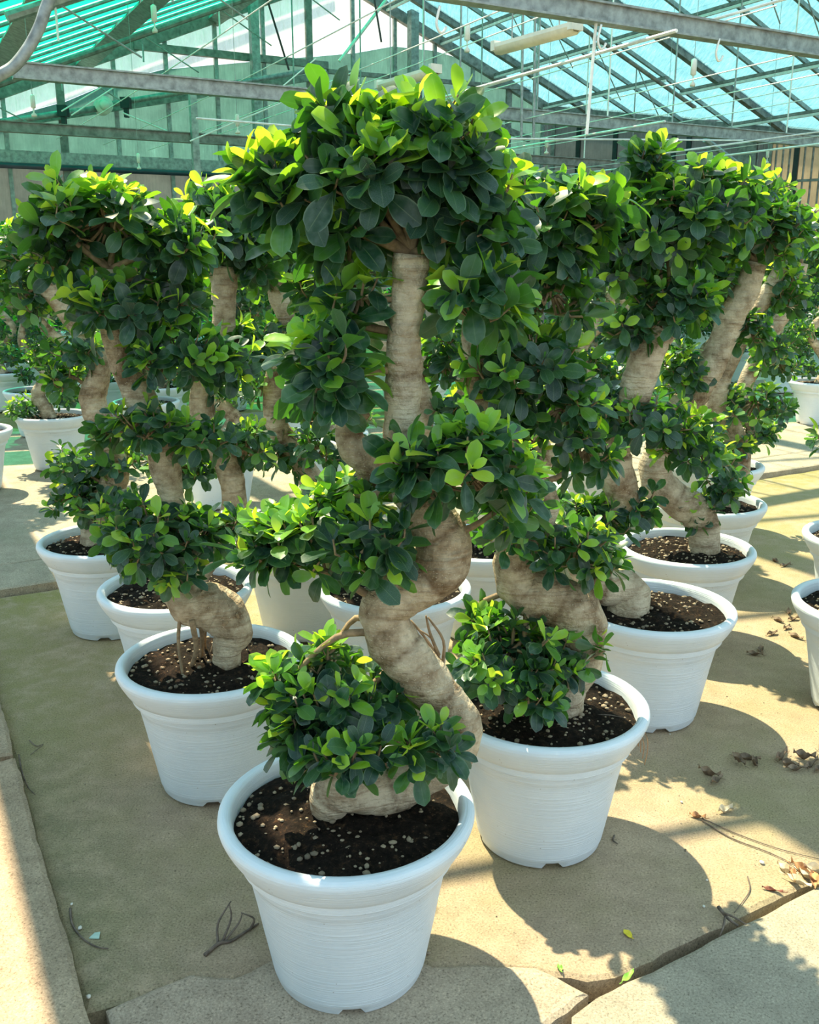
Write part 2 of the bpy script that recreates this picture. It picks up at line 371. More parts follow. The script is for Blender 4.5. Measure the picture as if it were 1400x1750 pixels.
# left slope: clear glass near the camera, emerald netting with aluminium slats over the far bays
for i, u1 in enumerate([-3 + 1.4 * k for k in range(9)]):
    for a, b in ((.4, 2.4), (2.4, 4.5), (4.5, 6.6), (6.6, RIDGE)):
        quad('pane', [W(a, u1, zl(a)), W(b, u1, zl(b)), W(b, u1 + 1.38, zl(b)), W(a, u1 + 1.38, zl(a))], M_PANE_L, ceil)
    b_ = MB(); b_.bar(W(.4, u1, zl(.4) - .03), W(RIDGE, u1, zl(RIDGE) - .03), .04, .05); b_.build('glazing_bar', M_ALU, ceil)
u1 = 9.75
while u1 < 18.6:
    quad('net_strip', [W(.4, u1, zl(.4)), W(RIDGE, u1, zl(RIDGE)), W(RIDGE, u1 + .60, zl(RIDGE)), W(.4, u1 + .60, zl(.4))], M_NET, ceil)
    b_ = MB(); b_.bar(W(.4, u1 + .67, zl(.4) - .03), W(RIDGE, u1 + .67, zl(RIDGE) - .03), .11, .025); b_.build('slat', M_STEEL, ceil)
    u1 += .735
for c in (1.83, 3.72, 6.2):
    b_ = MB(); b_.bar(W(c, -3, zl(c) - .16), W(c, UEND, zl(c) - .16), .24, .05, Vector((.38, 0, .92))); b_.build('purlin', M_STEEL, ceil)
gt = MB(); gt.bar(W(.12, -3, 3.52), W(.12, UEND, 3.52), .48, .12); gt.build('gutter', M_STEEL, ceil)

def wall_panels(root, u, c0, c1, step, zbot, zsplit, ztop, mlo, mup, mull, mw=.07):
    c = c0; k = 0
    while c < c1 - .01:
        d = min(c + step, c1)
        zs0, zs1 = min(zsplit(c), ztop(c)), min(zsplit(d), ztop(d))
        quad('panel', [W(c + .02, u, zbot), W(d - .02, u, zbot), W(d - .02, u, zs1), W(c + .02, u, zs0)], mlo, root, .02)
        if ztop(c) > zs0 + .05 or ztop(d) > zs1 + .05:
            quad('panel', [W(c + .02, u, zs0 + .01), W(d - .02, u, zs1 + .01), W(d - .02, u, ztop(d)), W(c + .02, u, ztop(c))], mup, root, .02)
        w_ = mw * (1.9 if k % 5 == 3 else 1)
        b = MB(); b.bar(W(c, u - .04, 0), W(c, u - .04, ztop(c)), w_, .08, UA); b.build('mullion', mull if k % 5 != 3 else M_STEELD, root)
        c = d; k += 1
wb = empty('wall_back', W(0, 0, 0)); tag(wb, kind='structure')
gt_ = lambda c: min(zl(c), zr(c))
wall_panels(wb, UEND, .4, 14.0, .97, 3.35, lambda c: float(np.interp(c, [0, 3.48, 4.73, 6.83, 9.11, 10.48, 13.03], [3.2, 4.32, 4.91, 5.26, 5.63, 5.95, 5.6])), gt_, M_WALLLO, M_WALLUP, M_STEEL)
wall_panels(wb, UEND, .4, 14.0, 1.3, 0, lambda c: 3.25, lambda c: 3.25, M_WALLGR, M_WALLGR, M_STEELD, .05)
for a, b, w_, h_, m in ((W(.4, UEND - .1, 3.32), W(14, UEND - .1, 3.32), .12, .2, M_STEEL), (W(.4, UEND - .14, 3.18), W(14, UEND - .14, 3.18), .12, .07, M_STEELD),
                        (on_u(228, 78, UEND - .12), on_u(560, 112, UEND - .12), .1, .13, M_STEELD),
                        (on_u(560, 122, UEND - .12), on_u(905, 152, UEND - .12), .1, .08, M_STEELD)):
    q = MB(); q.bar(a, b, w_, h_); q.build('rail', m, wb)
for a, b in ((W(.4, UEND - .08, zl(.4) - .1), W(RIDGE, UEND - .08, zl(RIDGE) - .1)), (W(RIDGE, UEND - .08, zr(RIDGE) - .1), W(14, UEND - .08, zr(14) - .1))):
    q = MB(); q.bar(a, b, .12, .2); q.build('gable_rafter', M_STEELD, wb)
# shallow inner gable frame
for a, b in ((on_u(-30, 218, UEND - .2), on_u(560, 128, UEND - .2)), (on_u(690, 150, UEND - .2), on_u(905, 238, UEND - .2))):
    q = MB(); q.bar(a, b, .08, .13); q.build('inner_rafter', M_STEELD, wb)
wl = empty('wall_left', W(0, 0, 0)); tag(wl, kind='structure')
u1 = -.9
while u1 < 18.8:
    u2 = min(u1 + 1.1, 18.88)
    quad('pane', [W(-.52, u1 + .02, .3), W(-.52, u2 - .02, .3), W(-.52, u2 - .02, 3.4), W(-.52, u1 + .02, 3.4)], M_PANE_L, wl)
    b_ = MB(); b_.bar(W(-.52, u1, 0), W(-.52, u1, 3.46), .06, .06, CA); b_.build('mullion', M_ALU, wl); u1 = u2
for z_ in (.15, 1.7, 3.42):
    b_ = MB(); b_.bar(W(-.52, -.9, z_), W(-.52, 18.88, z_), .08, .28 if z_ < 1 else .06); b_.build('rail', M_ALU, wl)
# right wall under the eave beam
wr = empty('wall_right'); tag(wr, kind='structure')
eA, eB = Vector(e0), Vector(roofR(1560, 243)); 
q = MB(); q.bar(eA - Vector((0, 0, .06)), eB - Vector((0, 0, .06)), .18, .26); q.build('eave_beam', M_STEELD, wr)
dirE = (eB - eA)
def pe(x, t=0):                          # point on the eave line under image column x
    r = ray(x, 446); n_ = Vector((-dirE.y, dirE.x, 0)); k = (eA.dot(n_)) / r.dot(n_); p = r * k
    s_ = (p.x - eA.x) / dirE.x; return Vector((p.x, p.y, eA.z + dirE.z * s_))
cols_ = [905, 940, 982, 1043, 1100, 1140, 1165, 1200, 1262, 1300, 1345, 1400, 1460, 1550]
for i in range(len(cols_) - 1):
    a, b = pe(cols_[i]), pe(cols_[i + 1]); m = M_WALLGR if cols_[i] < 1270 else M_WALLBR
    quad('panel', [Vector((a.x, a.y, 0)), Vector((b.x, b.y, 0)), b, a], m, wr, .02)
    q = MB(); w_ = .10 if cols_[i] not in (1262,) else .4
    pm = M_BLACK if cols_[i] in (982, 1043, 1100, 1140, 1165, 1345) else M_STEELD
    ua_ = -dirE.cross(Vector((0, 0, 1))).normalized(); off = ua_ * (.06 if ua_.y < 0 else -.06)
    q.bar(Vector((a.x, a.y, 0)) + off, Vector((a.x, a.y, a.z - .1)) + off, w_, .06, dirE.normalized().cross(Vector((0, 0, 1)))); q.build('post', pm, wr)
    if cols_[i] >= 1262:
        for f_ in (.25, .5, .75):
            c_ = a.lerp(b, f_); q = MB(); q.bar(Vector((c_.x, c_.y, 0)) + off, Vector((c_.x, c_.y, c_.z - .1)) + off, .03, .03); q.build('mullion', M_STEELD, wr)
for z_ in (2.3, 3.1):
    q = MB(); a, b = pe(1270), pe(1550); q.bar(Vector((a.x, a.y, z_)) + off, Vector((b.x, b.y, z_)) + off, .05, .05); q.build('rail', M_STEELD, wr)
q = MB(); q.tube([on_u(1205, 238, 12.0), on_u(1262, 282, 12.0)], .05, 8); tag(q.build('brace_tube', M_STEEL), 'short grey diagonal brace high on the right wall below the eave beam', 'brace')

# ------------------------------------------------------------------ trusses and overhead things
def truss(u, z, c0, c1, label, hh=.12, mtl=M_STEEL, webs=True, zt=0.0, ch=.055):
    r = empty('roof_truss', W(c0, u, z)); tag(r, label, 'truss')
    inv = Matrix.Translation(-W(c0, u, z))
    def P(c, zz): return inv @ W(c, u, zz)
    q = MB(); q.bar(P(c0, z), P(c1, z), .05, hh); q.bar(P(c0, z - hh / 2), P(c1, z - hh / 2), .11, .015); q.bar(P(c0, z + hh / 2), P(c1, z + hh / 2), .11, .015)
    q.build('bottom_chord', mtl, r)
    top = lambda c: gt_(c) - .42 - zt
    if webs:
        for a, b in ((max(c0, 1.0), RIDGE), (RIDGE, min(c1, 14.5))):
            q = MB(); q.tube([P(a, top(a)), P(b, top(b))], ch, 8); q.build('top_chord', mtl, r)
        k = 0; c = max(c0, 1.0) + .45
        while c < min(c1, 13.5):
            lo = top(c) - .35 if c < 5.5 else z
            q = MB(); q.tube([P(c, max(lo, z)), P(c, top(c))], .012, 6); q.build('web_rod', M_ALU if k % 3 == 0 else M_STEEL, r)
            q = MB(); q.tube([P(c, top(c)), P(c + .8, max(top(c + .8) - .75, z))], .010, 6); q.build('web_rod', M_STEEL, r)
            c += 1.15; k += 1
    return r
truss(6.0, 3.3, 3.2, 16.5, 'nearest galvanised tie beam crossing the top right corner', .13, webs=False)
truss(10.38, 3.3, 1.4, 15.5, 'galvanised roof truss whose tie beam passes behind the front tree crown', .14, zt=-.1)
truss(14.6, 3.3, .5, 15.5, 'third roof truss farther back, its thin tie beam seen at upper left', .13, M_STEELD, zt=.0, ch=.04)
# column pair by the gable
for x, y0, y1, ww, lb in ((331, 155, 345, .10, 'slim galvanised column at upper left rising past the third tie beam'), (440, 0, 350, .16, 'tall thick steel column in the middle of the gable wall'), (706, 20, 240, .18, 'steel column right of the gable middle, behind the lamp')):
    uu = UEND - .35 if x > 400 else 14.5
    a = on_u(x, 200, uu); zt_ = on_u(x, y0, uu).z
    q = MB(); q.bar(Vector((0, 0, 0)), Vector((0, 0, zt_)), ww, ww, UA); q.bar(Vector((0, 0, 0)), Vector((0, 0, .02)), ww * 2, ww * 2, UA)
    tag(q.build('column', M_STEEL, None, loc=(a.x, a.y, .02)), lb, 'column')
# bent heavy pipe top left
pts = [on_u(*p, 6.6) for p in ((-40, 150), (0, 128), (25, 112), (50, 80), (68, 45), (78, 15), (92, -20), (100, -60))]
q = MB(); q.tube(catmull([tuple(p) for p in pts], 5), .035, 12); tag(q.build('bent_pipe', M_STEEL, None, True), 'thick bent grey pipe curving across the top left corner', 'pipe')
q = MB(); q.tube([W(.4, UEND - .6, 3.12), W(13.9, UEND - .6, 3.12)], .05, 10); tag(q.build('water_pipe', M_PIPEB, None, True), 'dark blue pipe running low along the foot rail of the back gable', 'pipe')
# vent drive shaft with motor on the gable
r = empty('vent_motor', on_u(176, 181, 18.2)); tag(r, 'white round vent motor on its drive shaft against the gable at upper left', 'motor')
o_ = r.location.copy()
q = MB(); q.tube([Vector((0, 0, 0)) + (-UA) * .13, Vector((0, 0, 0)) + UA * .13], .15, 20); q.tube([-UA * .21, -UA * .12], [.07, .10], 16); q.build('motor_housing', M_WHITE, r, True)
q = MB(); q.tube([on_u(-40, 214, 18.2) - o_, on_u(165, 186, 18.2) - o_], .055, 10); q.tube([on_u(190, 178, 18.2) - o_, on_u(520, 122, 18.2) - o_], .05, 10); q.build('drive_shaft', M_STEEL, r, True)
for x, y in ((108, 190), (215, 176)):
    q = MB(); p = on_u(x, y, 18.1) - o_; q.box(p, (.16, .16, .18)); q.box(p - Vector((0, 0, .16)), (.07, .1, .16)); q.build('bearing', M_BLACK, r)
# lamps
def lamp(a, b, lb):
    a = Vector(a); b = Vector(b); mid = (a + b) / 2
    r = empty('tube_lamp', mid); tag(r, lb, 'lamp', 'hanging tube lamps'); d = (b - a) / 2; n_ = d.normalized(); s_ = n_.cross(Vector((0, 0, 1))).normalized()
    q = MB(); q.bar(-d, d, .12, .03)
    pr = [(-.06, -.01), (-.055, -.045), (-.03, -.068), (.03, -.068), (.055, -.045), (.06, -.01)]
    v = []
    for e in (-1, -.97, .97, 1):
        k = .75 if abs(e) == 1 else 1
        v += [d * e + s_ * x * k + Vector((0, 0, z * k)) for x, z in pr]
    f = [(i * 6 + j, i * 6 + j + 1, (i + 1) * 6 + j + 1, (i + 1) * 6 + j) for i in range(3) for j in range(5)] + [(0, 1, 2, 3, 4, 5), (23, 22, 21, 20, 19, 18)]
    q2 = MB(); q2.add(v, f); q.build('housing', M_WHITE, r); q2.build('diffuser', M_LAMP, r, True)
    for e in (-.98, .98):
        q = MB(); q.box(d * e, (.05, .13, .08), Matrix.Rotation(math.atan2(n_.y, n_.x), 3, 'Z')); q.build('end_cap', M_WHITE, r)
    for e in (-.6, .6):
        q = MB(); q.tube([d * e + Vector((0, 0, .01)), d * e + Vector((0, 0, 1.3))], .006, 5); q.build('hanger', M_STEEL, r)
lamp(on_z(850, 80, 3.35), on_z(985, 42, 3.35), 'cream tube lamp hanging nearest the camera, below the right roof slope')
lamp(on_z(650, 145, 3.35), on_z(745, 117, 3.35), 'smaller looking tube lamp farther back, just above the front tree crown')
# long thin irrigation pipes / wires along the house (VP of the long axis)
def wire(c, z, u0, u1, rad, m, lb, sag=0):
    q = MB(); n_ = 10 if sag else 1
    q.tube([W(c, u0 + (u1 - u0) * i / n_, z - sag * math.sin(PI * i / n_)) for i in range(n_ + 1)], rad, 6)
    tag(q.build('overhead_wire' if rad < .012 else 'irrigation_pipe', m), lb, 'wire' if rad < .012 else 'pipe', 'overhead wires' if rad < .012 else 'white irrigation pipes')
wire(5.23, 3.12, 5.5, 9.0, .014, M_ALU, 'white pipe under the roof running from the front crown to below the near tie beam')
wire(8.0, 3.05, 8.5, 17.5, .014, M_ALU, 'white pipe in the bay right of the front crown, above the far trees')
wire(10.2, 2.9, 8.0, 18, .014, M_ALU, 'white pipe low at right below the second tie beam')
wire(6.3, 3.45, 4.2, 7, .012, M_ALU, 'white pipe above the near tie beam at the top right corner')
ORD2 = ['first', 'second', 'third', 'fourth', 'fifth', 'sixth', 'seventh', 'eighth', 'ninth', 'tenth', 'eleventh', 'twelfth']
for k, (c, z) in enumerate(((3.1, 3.6), (3.9, 3.55), (4.7, 3.5), (5.6, 3.7), (6.1, 3.4), (6.9, 3.6), (7.4, 3.3), (8.3, 3.3), (9.2, 3.4), (10.4, 3.5), (11.4, 3.2), (12.4, 3.4))):
    wire(c, z, 6.1, 18.4, .006, M_ALU, 'thin pale wire under the roof, strung lengthwise, %s counted from the left' % (ORD2[k]), .05)
# cross pipe line and braces seen in front of the gable
for pa, pb, uu, rd, lb in (((335, 202), (560, 220), 10.33, .012, 'pale thin pipe crossing left of the front crown below the tie beam'),
                       ((325, 241), (490, 172), 11.5, .010, 'long pale brace rod slanting up to the right left of the front crown'),
                       ((210, 193), (302, 231), 15, .012, 'short pale brace rod slanting down to the third tie beam'),
                       ((122, 197), (232, 125), 13.5, .010, 'thin pale brace rod rising right from the vent motor shaft'),
                       ((105, 190), (180, 145), 14, .010, 'thin pale brace rod rising just left of the vent motor'),
                       ((863, 237), (1270, 240), 9.3, .011, 'straight white pipe crossing right of the front crown'),
                       ((1130, 262), (1400, 225), 9.25, .010, 'white pipe rising to the right edge above the right crowns'),
                       ((457, 0), (494, 120), 12, .013, 'black thin strut hanging from the roof top left of the lamps'),
                       ((640, 0), (652, 72), 11, .012, 'short black strut hanging from the ridge'),
                       ((660, 0), (580, 105), 16, .03, 'grey diagonal strut under the ridge'),
                       ((540, 100), (480, 150), 11, .008, 'thin pale stay left of the crown tip'),
                       ((1003, 230), (1020, 24), 6.0, .012, 'white vertical drop rod hanging from the near tie beam')):
    q = MB(); q.tube([on_u(*pa, uu), on_u(*pb, uu)], rd, 6); tag(q.build('brace_rod', M_BLACK if 'black' in lb else M_ALU), lb, 'rod')
for x, lb in ((893, 'grey hanging rod beside the lamp, left one of two'), (914, 'grey hanging rod beside the lamp, right one of two')):
    q = MB(); q.tube([on_u(x + 1, 0, 10.2), on_u(x - 2, 235, 10.2)], .017, 8); tag(q.build('hanging_rod', M_STEEL), lb, 'rod')
def hook(x, y, uu, lb, s=.16):
    p = on_u(x, y, uu); q = MB()
    pts = [(0, 0), (-.10, -.35), (-.16, -.7), (.0, -1.0), (.2, -.95), (.32, -.75)]
    q.tube(catmull([tuple(CA * a * s + Vector((0, 0, b * s))) for a, b in pts], 4), .009, 6)
    tag(q.build('hook', M_ALU, None, True, loc=p), lb, 'hook', 'hooks on the near tie beam')
hook(1028, 42, 5.95, 'white hook under the near tie beam, middle one of three'); hook(1230, 66, 5.95, 'white hook under the near tie beam, right one of three'); hook(752, 10, 5.95, 'white hook near the top edge, left one of three')
def dropper(x, y, uu, lb, big=False):
    p = on_u(x, y, uu); r = empty('sprinkler', p); tag(r, lb, 'sprinkler', 'hanging sprinklers'); k = 1.3 if big else 1
    q = MB(); q.tube([Vector((0, 0, 0)), Vector((0, 0, gt_(cu(p)[0]) - p.z - .02))], .003, 5); q.build('tube', M_STEEL, r)
    q = MB(); q.tube([Vector((0, 0, z * k)) for z in (0, -.01, -.12, -.13)], [.012, .024 * k, .024 * k, .01], 10); q.build('weight', M_WHITE, r, True)
    q = MB(); q.tube([Vector((0, 0, z * k)) for z in (-.13, -.17, -.19, -.21)], [.008, .008, .03, .028], 10); q.build('nozzle', M_WHITE, r, True)
for a in ((55, 162, 11, 'hanging white sprinkler at upper left, below the left end of the second tie beam'), (405, 195, 11, 'hanging white sprinkler left of the front crown'), (236, 262, 14, 'small white sprinkler above the left crowns'), (799, 40, 9, 'white sprinkler hanging left of the near lamp', True), (1187, 100, 8, 'white sprinkler hanging at upper right under the near tie beam', True), (935, 235, 11, 'white sprinkler above the right shoulder of the front tree'), (1137, 250, 11, 'white sprinkler just right of the tall shoot of the right crown'), (1313, 255, 11, 'white sprinkler above the far right crowns'), (262, 8, 11, 'pale sprinkler against the emerald netting', True)): dropper(*a)
# ------------------------------------------------------------------ leaves
def leaf_template(rows, curl, fold, wav, wid, tip):
    V = []; UV = []
    for i in range(rows + 1):
        t = i / rows
        wv = [0, .22, .52, .78, .95, 1.0, .97, .78, .0]; s_ = t * 8; k = min(int(s_), 7); ww = wv[k] + (wv[k + 1] - wv[k]) * (s_ - k)
        if i == 0: ww = .06
        if i == rows: ww = .12
        ww *= wid / 2
        z = -curl * t * t + .06 * t
        for x in (-1, 0, 1):
            V.append((x * ww, t + (.0 if x == 0 or i < rows else -.01), z + abs(x) * fold * ww + wav * math.sin(t * 7 + x * 1.3) * abs(x))); UV.append((x * 1.0, t))
    Fq = []
    for i in range(rows):
        for j in range(2):
            a = i * 3 + j; Fq.append((a, a + 1, a + 4, a + 3))
    return np.array(V), np.array(UV), np.array(Fq)
def variants(rows):
    return [leaf_template(rows, c, f, w_, wd, 0) for c, f, w_, wd in ((.10, .28, .008, .51), (.24, .18, .012, .54), (.02, .42, .006, .47), (.36, .14, .012, .53))]
T_HI, T_LO = variants(8), variants(4)

def leaf_mesh(name, T, R, pos, tone):
    """R: list per variant"""
    vs_, fs_, uvs, tn = [], [], [], []; k = 0
    for vi, (V, UV, Fq) in enumerate(T):
        sel = R[vi]
        if len(sel[0]) == 0: continue
        M_, P_, tn_ = sel; n_ = len(P_)
        X = np.einsum('nij,kj->nki', M_, V) + P_[:, None, :]
        vs_.append(X.reshape(-1, 3)); f_ = (Fq[None] + (np.arange(n_) * len(V))[:, None, None]).reshape(-1, 4) + k
        fs_.append(f_); uvs.append(np.tile(UV, (n_, 1))); tn.append(np.repeat(tn_, len(V))); k += n_ * len(V)
    v = np.concatenate(vs_); f = np.concatenate(fs_); uv = np.concatenate(uvs); t_ = np.concatenate(tn)
    me = bpy.data.meshes.new(name); me.vertices.add(len(v)); me.vertices.foreach_set('co', v.ravel().astype(np.float32))
    me.loops.add(f.size); me.loops.foreach_set('vertex_index', f.ravel().astype(np.int32))
    me.polygons.add(len(f)); me.polygons.foreach_set('loop_start', (np.arange(len(f)) * 4).astype(np.int32))
    me.polygons.foreach_set('use_smooth', np.ones(len(f), bool))
    a = me.attributes.new('tone', 'FLOAT', 'POINT'); a.data.foreach_set('value', t_.astype(np.float32))
    b = me.attributes.new('leafuv', 'FLOAT_VECTOR', 'POINT'); b.data.foreach_set('vector', np.concatenate([uv, np.zeros((len(uv), 1))], 1).ravel().astype(np.float32))
    me.materials.append(M_LEAF); me.update(calc_edges=True); return me
TONES = [.0, .12, .22, .34, .5, .68, .85, 1.0]
I3 = np.eye(3)[None]; Z3 = np.zeros((1, 3))
LEAFLIB = {}
for vi in range(4):
    for ti, t in enumerate(TONES):
        R = [(np.zeros((0, 3, 3)), np.zeros((0, 3)), np.zeros(0))] * 4; R[vi] = (I3, Z3, np.array([t]))
        LEAFLIB[vi, ti] = leaf_mesh('leaf', T_HI, R, None, None)

def norm(a): return a / (np.linalg.norm(a, axis=-1, keepdims=True) + 1e-9)
def make_leaves(pads, size, dens, g):
    """rosettes on the skin of every pad; returns leaf matrices, positions, tone, variant, twig list"""
    Ms, Ps, Ts, tw = [], [], [], []
    for (c, rx, ry, rz, k) in pads:
        c = np.array(c); area = 4 * PI * ((rx * ry) ** 1.6 / 3 + (rx * rz) ** 1.6 / 3 + (ry * rz) ** 1.6 / 3) ** (1 / 1.6)
        n = max(5, int(area * dens * k))
        d = norm(g.normal(size=(int(n * 1.6), 3))); d = d[d[:, 2] > -.72][:n]; n = len(d)
        rad = np.where(g.random(n) < .74, g.uniform(.80, 1.0, n), g.uniform(.4, .8, n))
        rad *= 1 + .10 * np.sin(d[:, 0] * 5 + c[0] * 9) * np.cos(d[:, 2] * 4 + d[:, 1] * 3)
        shoot = (g.random(n) < .11) & (d[:, 2] > .25); rad = np.where(shoot, rad * 1.2, rad)
        tip = c + d * rad[:, None] * np.array([rx, ry, rz])
        ax = norm(d * np.where(shoot, .25, .75)[:, None] + np.array([0, 0, .55]) + g.normal(size=(n, 3)) * .22)
        for i in range(n):
            nl = int(g.integers(6, 10)); vig = g.random()
            a = ax[i]; x = norm(np.cross(a, [.3, .5, .81])); y = np.cross(a, x); ph = g.random() * 6.28
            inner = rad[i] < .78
            for j in range(nl):
                q = j / (nl - 1); th = math.radians(22 + 74 * q ** .8 + g.normal() * 9); az = ph + j * 2.4 + g.normal() * .18
                out_ = x * math.cos(az) + y * math.sin(az); dr = a * math.cos(th) + out_ * math.sin(th)
                dr = norm(dr + np.array([0, 0, -.10 * q]))
                nr = a - dr * np.dot(a, dr) ; nr = norm(nr + g.normal(size=3) * .12); nr = norm(nr - dr * np.dot(nr, dr)); sd = np.cross(dr, nr)
                L = size * (.80 + .22 * min(1, max(0, (tip[i][2] - 1.15) / .4))) * (.62 + .5 * math.sin(min(1, q * 1.5) * PI / 2)) * g.uniform(.8, 1.12)
                topy = d[i, 2] > .25 and rad[i] > .78; young_backlit = vig > (.40 if topy else .66) and q < (.55 if topy else .38)  # young leaves, plus a larger yellow-green share on pad tops as painted backlight
                t_ = g.uniform(.62, 1.0) if young_backlit else (g.uniform(.3, .55) if (vig > .55 and q < .6) or g.random() < .08 else g.uniform(0, .32))
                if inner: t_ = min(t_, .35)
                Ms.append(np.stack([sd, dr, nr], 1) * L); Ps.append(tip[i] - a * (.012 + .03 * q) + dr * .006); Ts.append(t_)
            tw.append((tip[i] - a * .04, a, i % 3 == 0, c, (rx, ry, rz)))
    return np.array(Ms), np.array(Ps), np.array(Ts), tw

SCAR = [0, 0, 0, 0, .2, .8, .2, 0, 0, 0, 0, 0, 0, 0, 0, .4, 0, 0, 0, 0, 0, 0, 0, .3, .2, 0, 0, 0, 0, 0, .9, .6, 0, 0, 0, 0, 0]
def trunk_mesh(pts, rad, n=20, sub=8, seed=0):
    C = catmull([(*p, r) for p, r in zip(pts, rad)], sub); P = C[:, :3]; R = np.maximum(C[:, 3], .004)
    mb = MB(); m = len(P); X = None; scv = []
    for i in range(m):
        T = Vector(P[min(i + 1, m - 1)] - P[max(i - 1, 0)]).normalized()
        if X is None:
            X = T.cross(Vector((0, 1, 0))).normalized()
        X = (X - T * X.dot(T)).normalized(); Y = T.cross(X); sc_ = SCAR[(i + seed * 3) % len(SCAR)]; q = 1 + .07 * noise.noise(Vector((i * .33, seed, 0))) - .04 * sc_; scv += [sc_] * n
        for j in range(n):
            a = 2 * PI * j / n; p = Vector(P[i]) + (X * math.cos(a) + Y * math.sin(a)) * R[i]
            k = q + .16 * noise.noise(p * 14 + Vector((seed, 0, 0))) + .06 * noise.noise(p * 45)
            mb.v.append(tuple(Vector(P[i]) + (X * math.cos(a) + Y * math.sin(a)) * R[i] * k))
    for i in range(m - 1):
        for j in range(n): mb.f.append((i * n + j, i * n + (j + 1) % n, (i + 1) * n + (j + 1) % n, (i + 1) * n + j))
    mb.f.append(tuple(range(n))[::-1]); mb.f.append(tuple((m - 1) * n + j for j in range(n)))
    me = mb.mesh('trunk', M_BARK, True); at = me.attributes.new('scar', 'FLOAT', 'POINT'); at.data.foreach_set('value', np.array(scv, np.float32)); return me, P, R

# ------------------------------------------------------------------ pot
def pot_meshes(seg=72):
    prof = [(.0, .006), (.150, .006), (.150, .0), (.163, .0), (.166, .004), (.167, .016), (.171, .020), (.173, .03), (.182, .08), (.192, .135), (.203, .20), (.213, .252), (.2175, .274), (.2192, .276), (.2200, .279), (.2262, .316), (.230, .322)]
    prim = [(.2255, .315), (.236, .3165), (.2445, .3215), (.2555, .339), (.2655, .357), (.2725, .373), (.2755, .3835), (.2740, .3925), (.268, .398), (.258, .4005), (.250, .3985), (.2455, .392), (.2430, .375), (.241, .345), (.235, .30)]
    mb = MB(); n = len(prof)
    for i, (r, z) in enumerate(prof):
        for j in range(seg):
            a = 2 * PI * j / seg; rr, zz = r, z
            if 1 < i < 6 and (j % (seg // 4)) in (0, 1, 2): rr = min(r, .156); zz = z if i > 4 else .012
            mb.v.append((rr * math.cos(a), rr * math.sin(a), zz))
    for i in range(n - 1):
        for j in range(seg):
            mb.f.append((i * seg + j, i * seg + (j + 1) % seg, (i + 1) * seg + (j + 1) % seg, (i + 1) * seg + j))
    me = mb.mesh('pot', M_POT, True); rb = MB(); n = len(prim)
    for i, (r, z) in enumerate(prim):
        for j in range(seg): a = 2 * PI * j / seg; rb.v.append((r * math.cos(a), r * math.sin(a), z))
    for i in range(n - 1):
        for j in range(seg): rb.f.append((i * seg + j, i * seg + (j + 1) % seg, (i + 1) * seg + (j + 1) % seg, (i + 1) * seg + j))
    rim = rb.mesh('rim', M_POT, True)
    sb = MB(); rings = 16; zs = .362
    sb.v.append((0, 0, zs + .02))
    for i in range(1, rings + 1):
        for j in range(48):
            r = .2415 * i / rings; a = 2 * PI * j / 48; p = Vector((r * math.cos(a), r * math.sin(a), 0))
            sb.v.append((p.x, p.y, zs + .02 * (1 - (i / rings) ** 2) + .014 * noise.noise(p * 22) + .008 * noise.noise(p * 60)))
    for j in range(48): sb.f.append((0, 1 + j, 1 + (j + 1) % 48))
    for i in range(rings - 1):
        for j in range(48): sb.f.append((1 + i * 48 + j, 1 + (i + 1) * 48 + j, 1 + (i + 1) * 48 + (j + 1) % 48, 1 + i * 48 + (j + 1) % 48))
    return me, rim, sb.mesh('soil', M_SOIL, True)
POT, RIM, SOIL = pot_meshes()
def pebble(mb, p, s, g):
    import itertools
    ph = (1 + 5 ** .5) / 2; vv = [(x, y, z) for x, y, z in ((-1, ph, 0), (1, ph, 0), (-1, -ph, 0), (1, -ph, 0), (0, -1, ph), (0, 1, ph), (0, -1, -ph), (0, 1, -ph), (ph, 0, -1), (ph, 0, 1), (-ph, 0, -1), (-ph, 0, 1))]
    ff = [(0, 11, 5), (0, 5, 1), (0, 1, 7), (0, 7, 10), (0, 10, 11), (1, 5, 9), (5, 11, 4), (11, 10, 2), (10, 7, 6), (7, 1, 8), (3, 9, 4), (3, 4, 2), (3, 2, 6), (3, 6, 8), (3, 8, 9), (4, 9, 5), (2, 4, 11), (6, 2, 10), (8, 6, 7), (9, 8, 1)]
    sc = [g.uniform(.6, 1.2), g.uniform(.6, 1.1), g.uniform(.4, .8)]
    mb.add([Vector(p) + Vector((x * sc[0], y * sc[1], z * sc[2])) * (s / 1.9 * g.uniform(.85, 1.1)) for x, y, z in vv], ff)
def grit_mesh(n, seed):
    g = random.Random(seed); mb = MB()
    for _ in range(n):
        r = .232 * math.sqrt(g.random()); a = g.random() * 2 * PI; z = .362 + .02 * (1 - (r / .24) ** 2)
        pebble(mb, (r * math.cos(a), r * math.sin(a), z + .002), g.choice((.003, .004, .005, .006, .009)), g)
    return mb.mesh('grit', M_STONE, True)
GRIT = [grit_mesh(260, 1), grit_mesh(200, 2)]

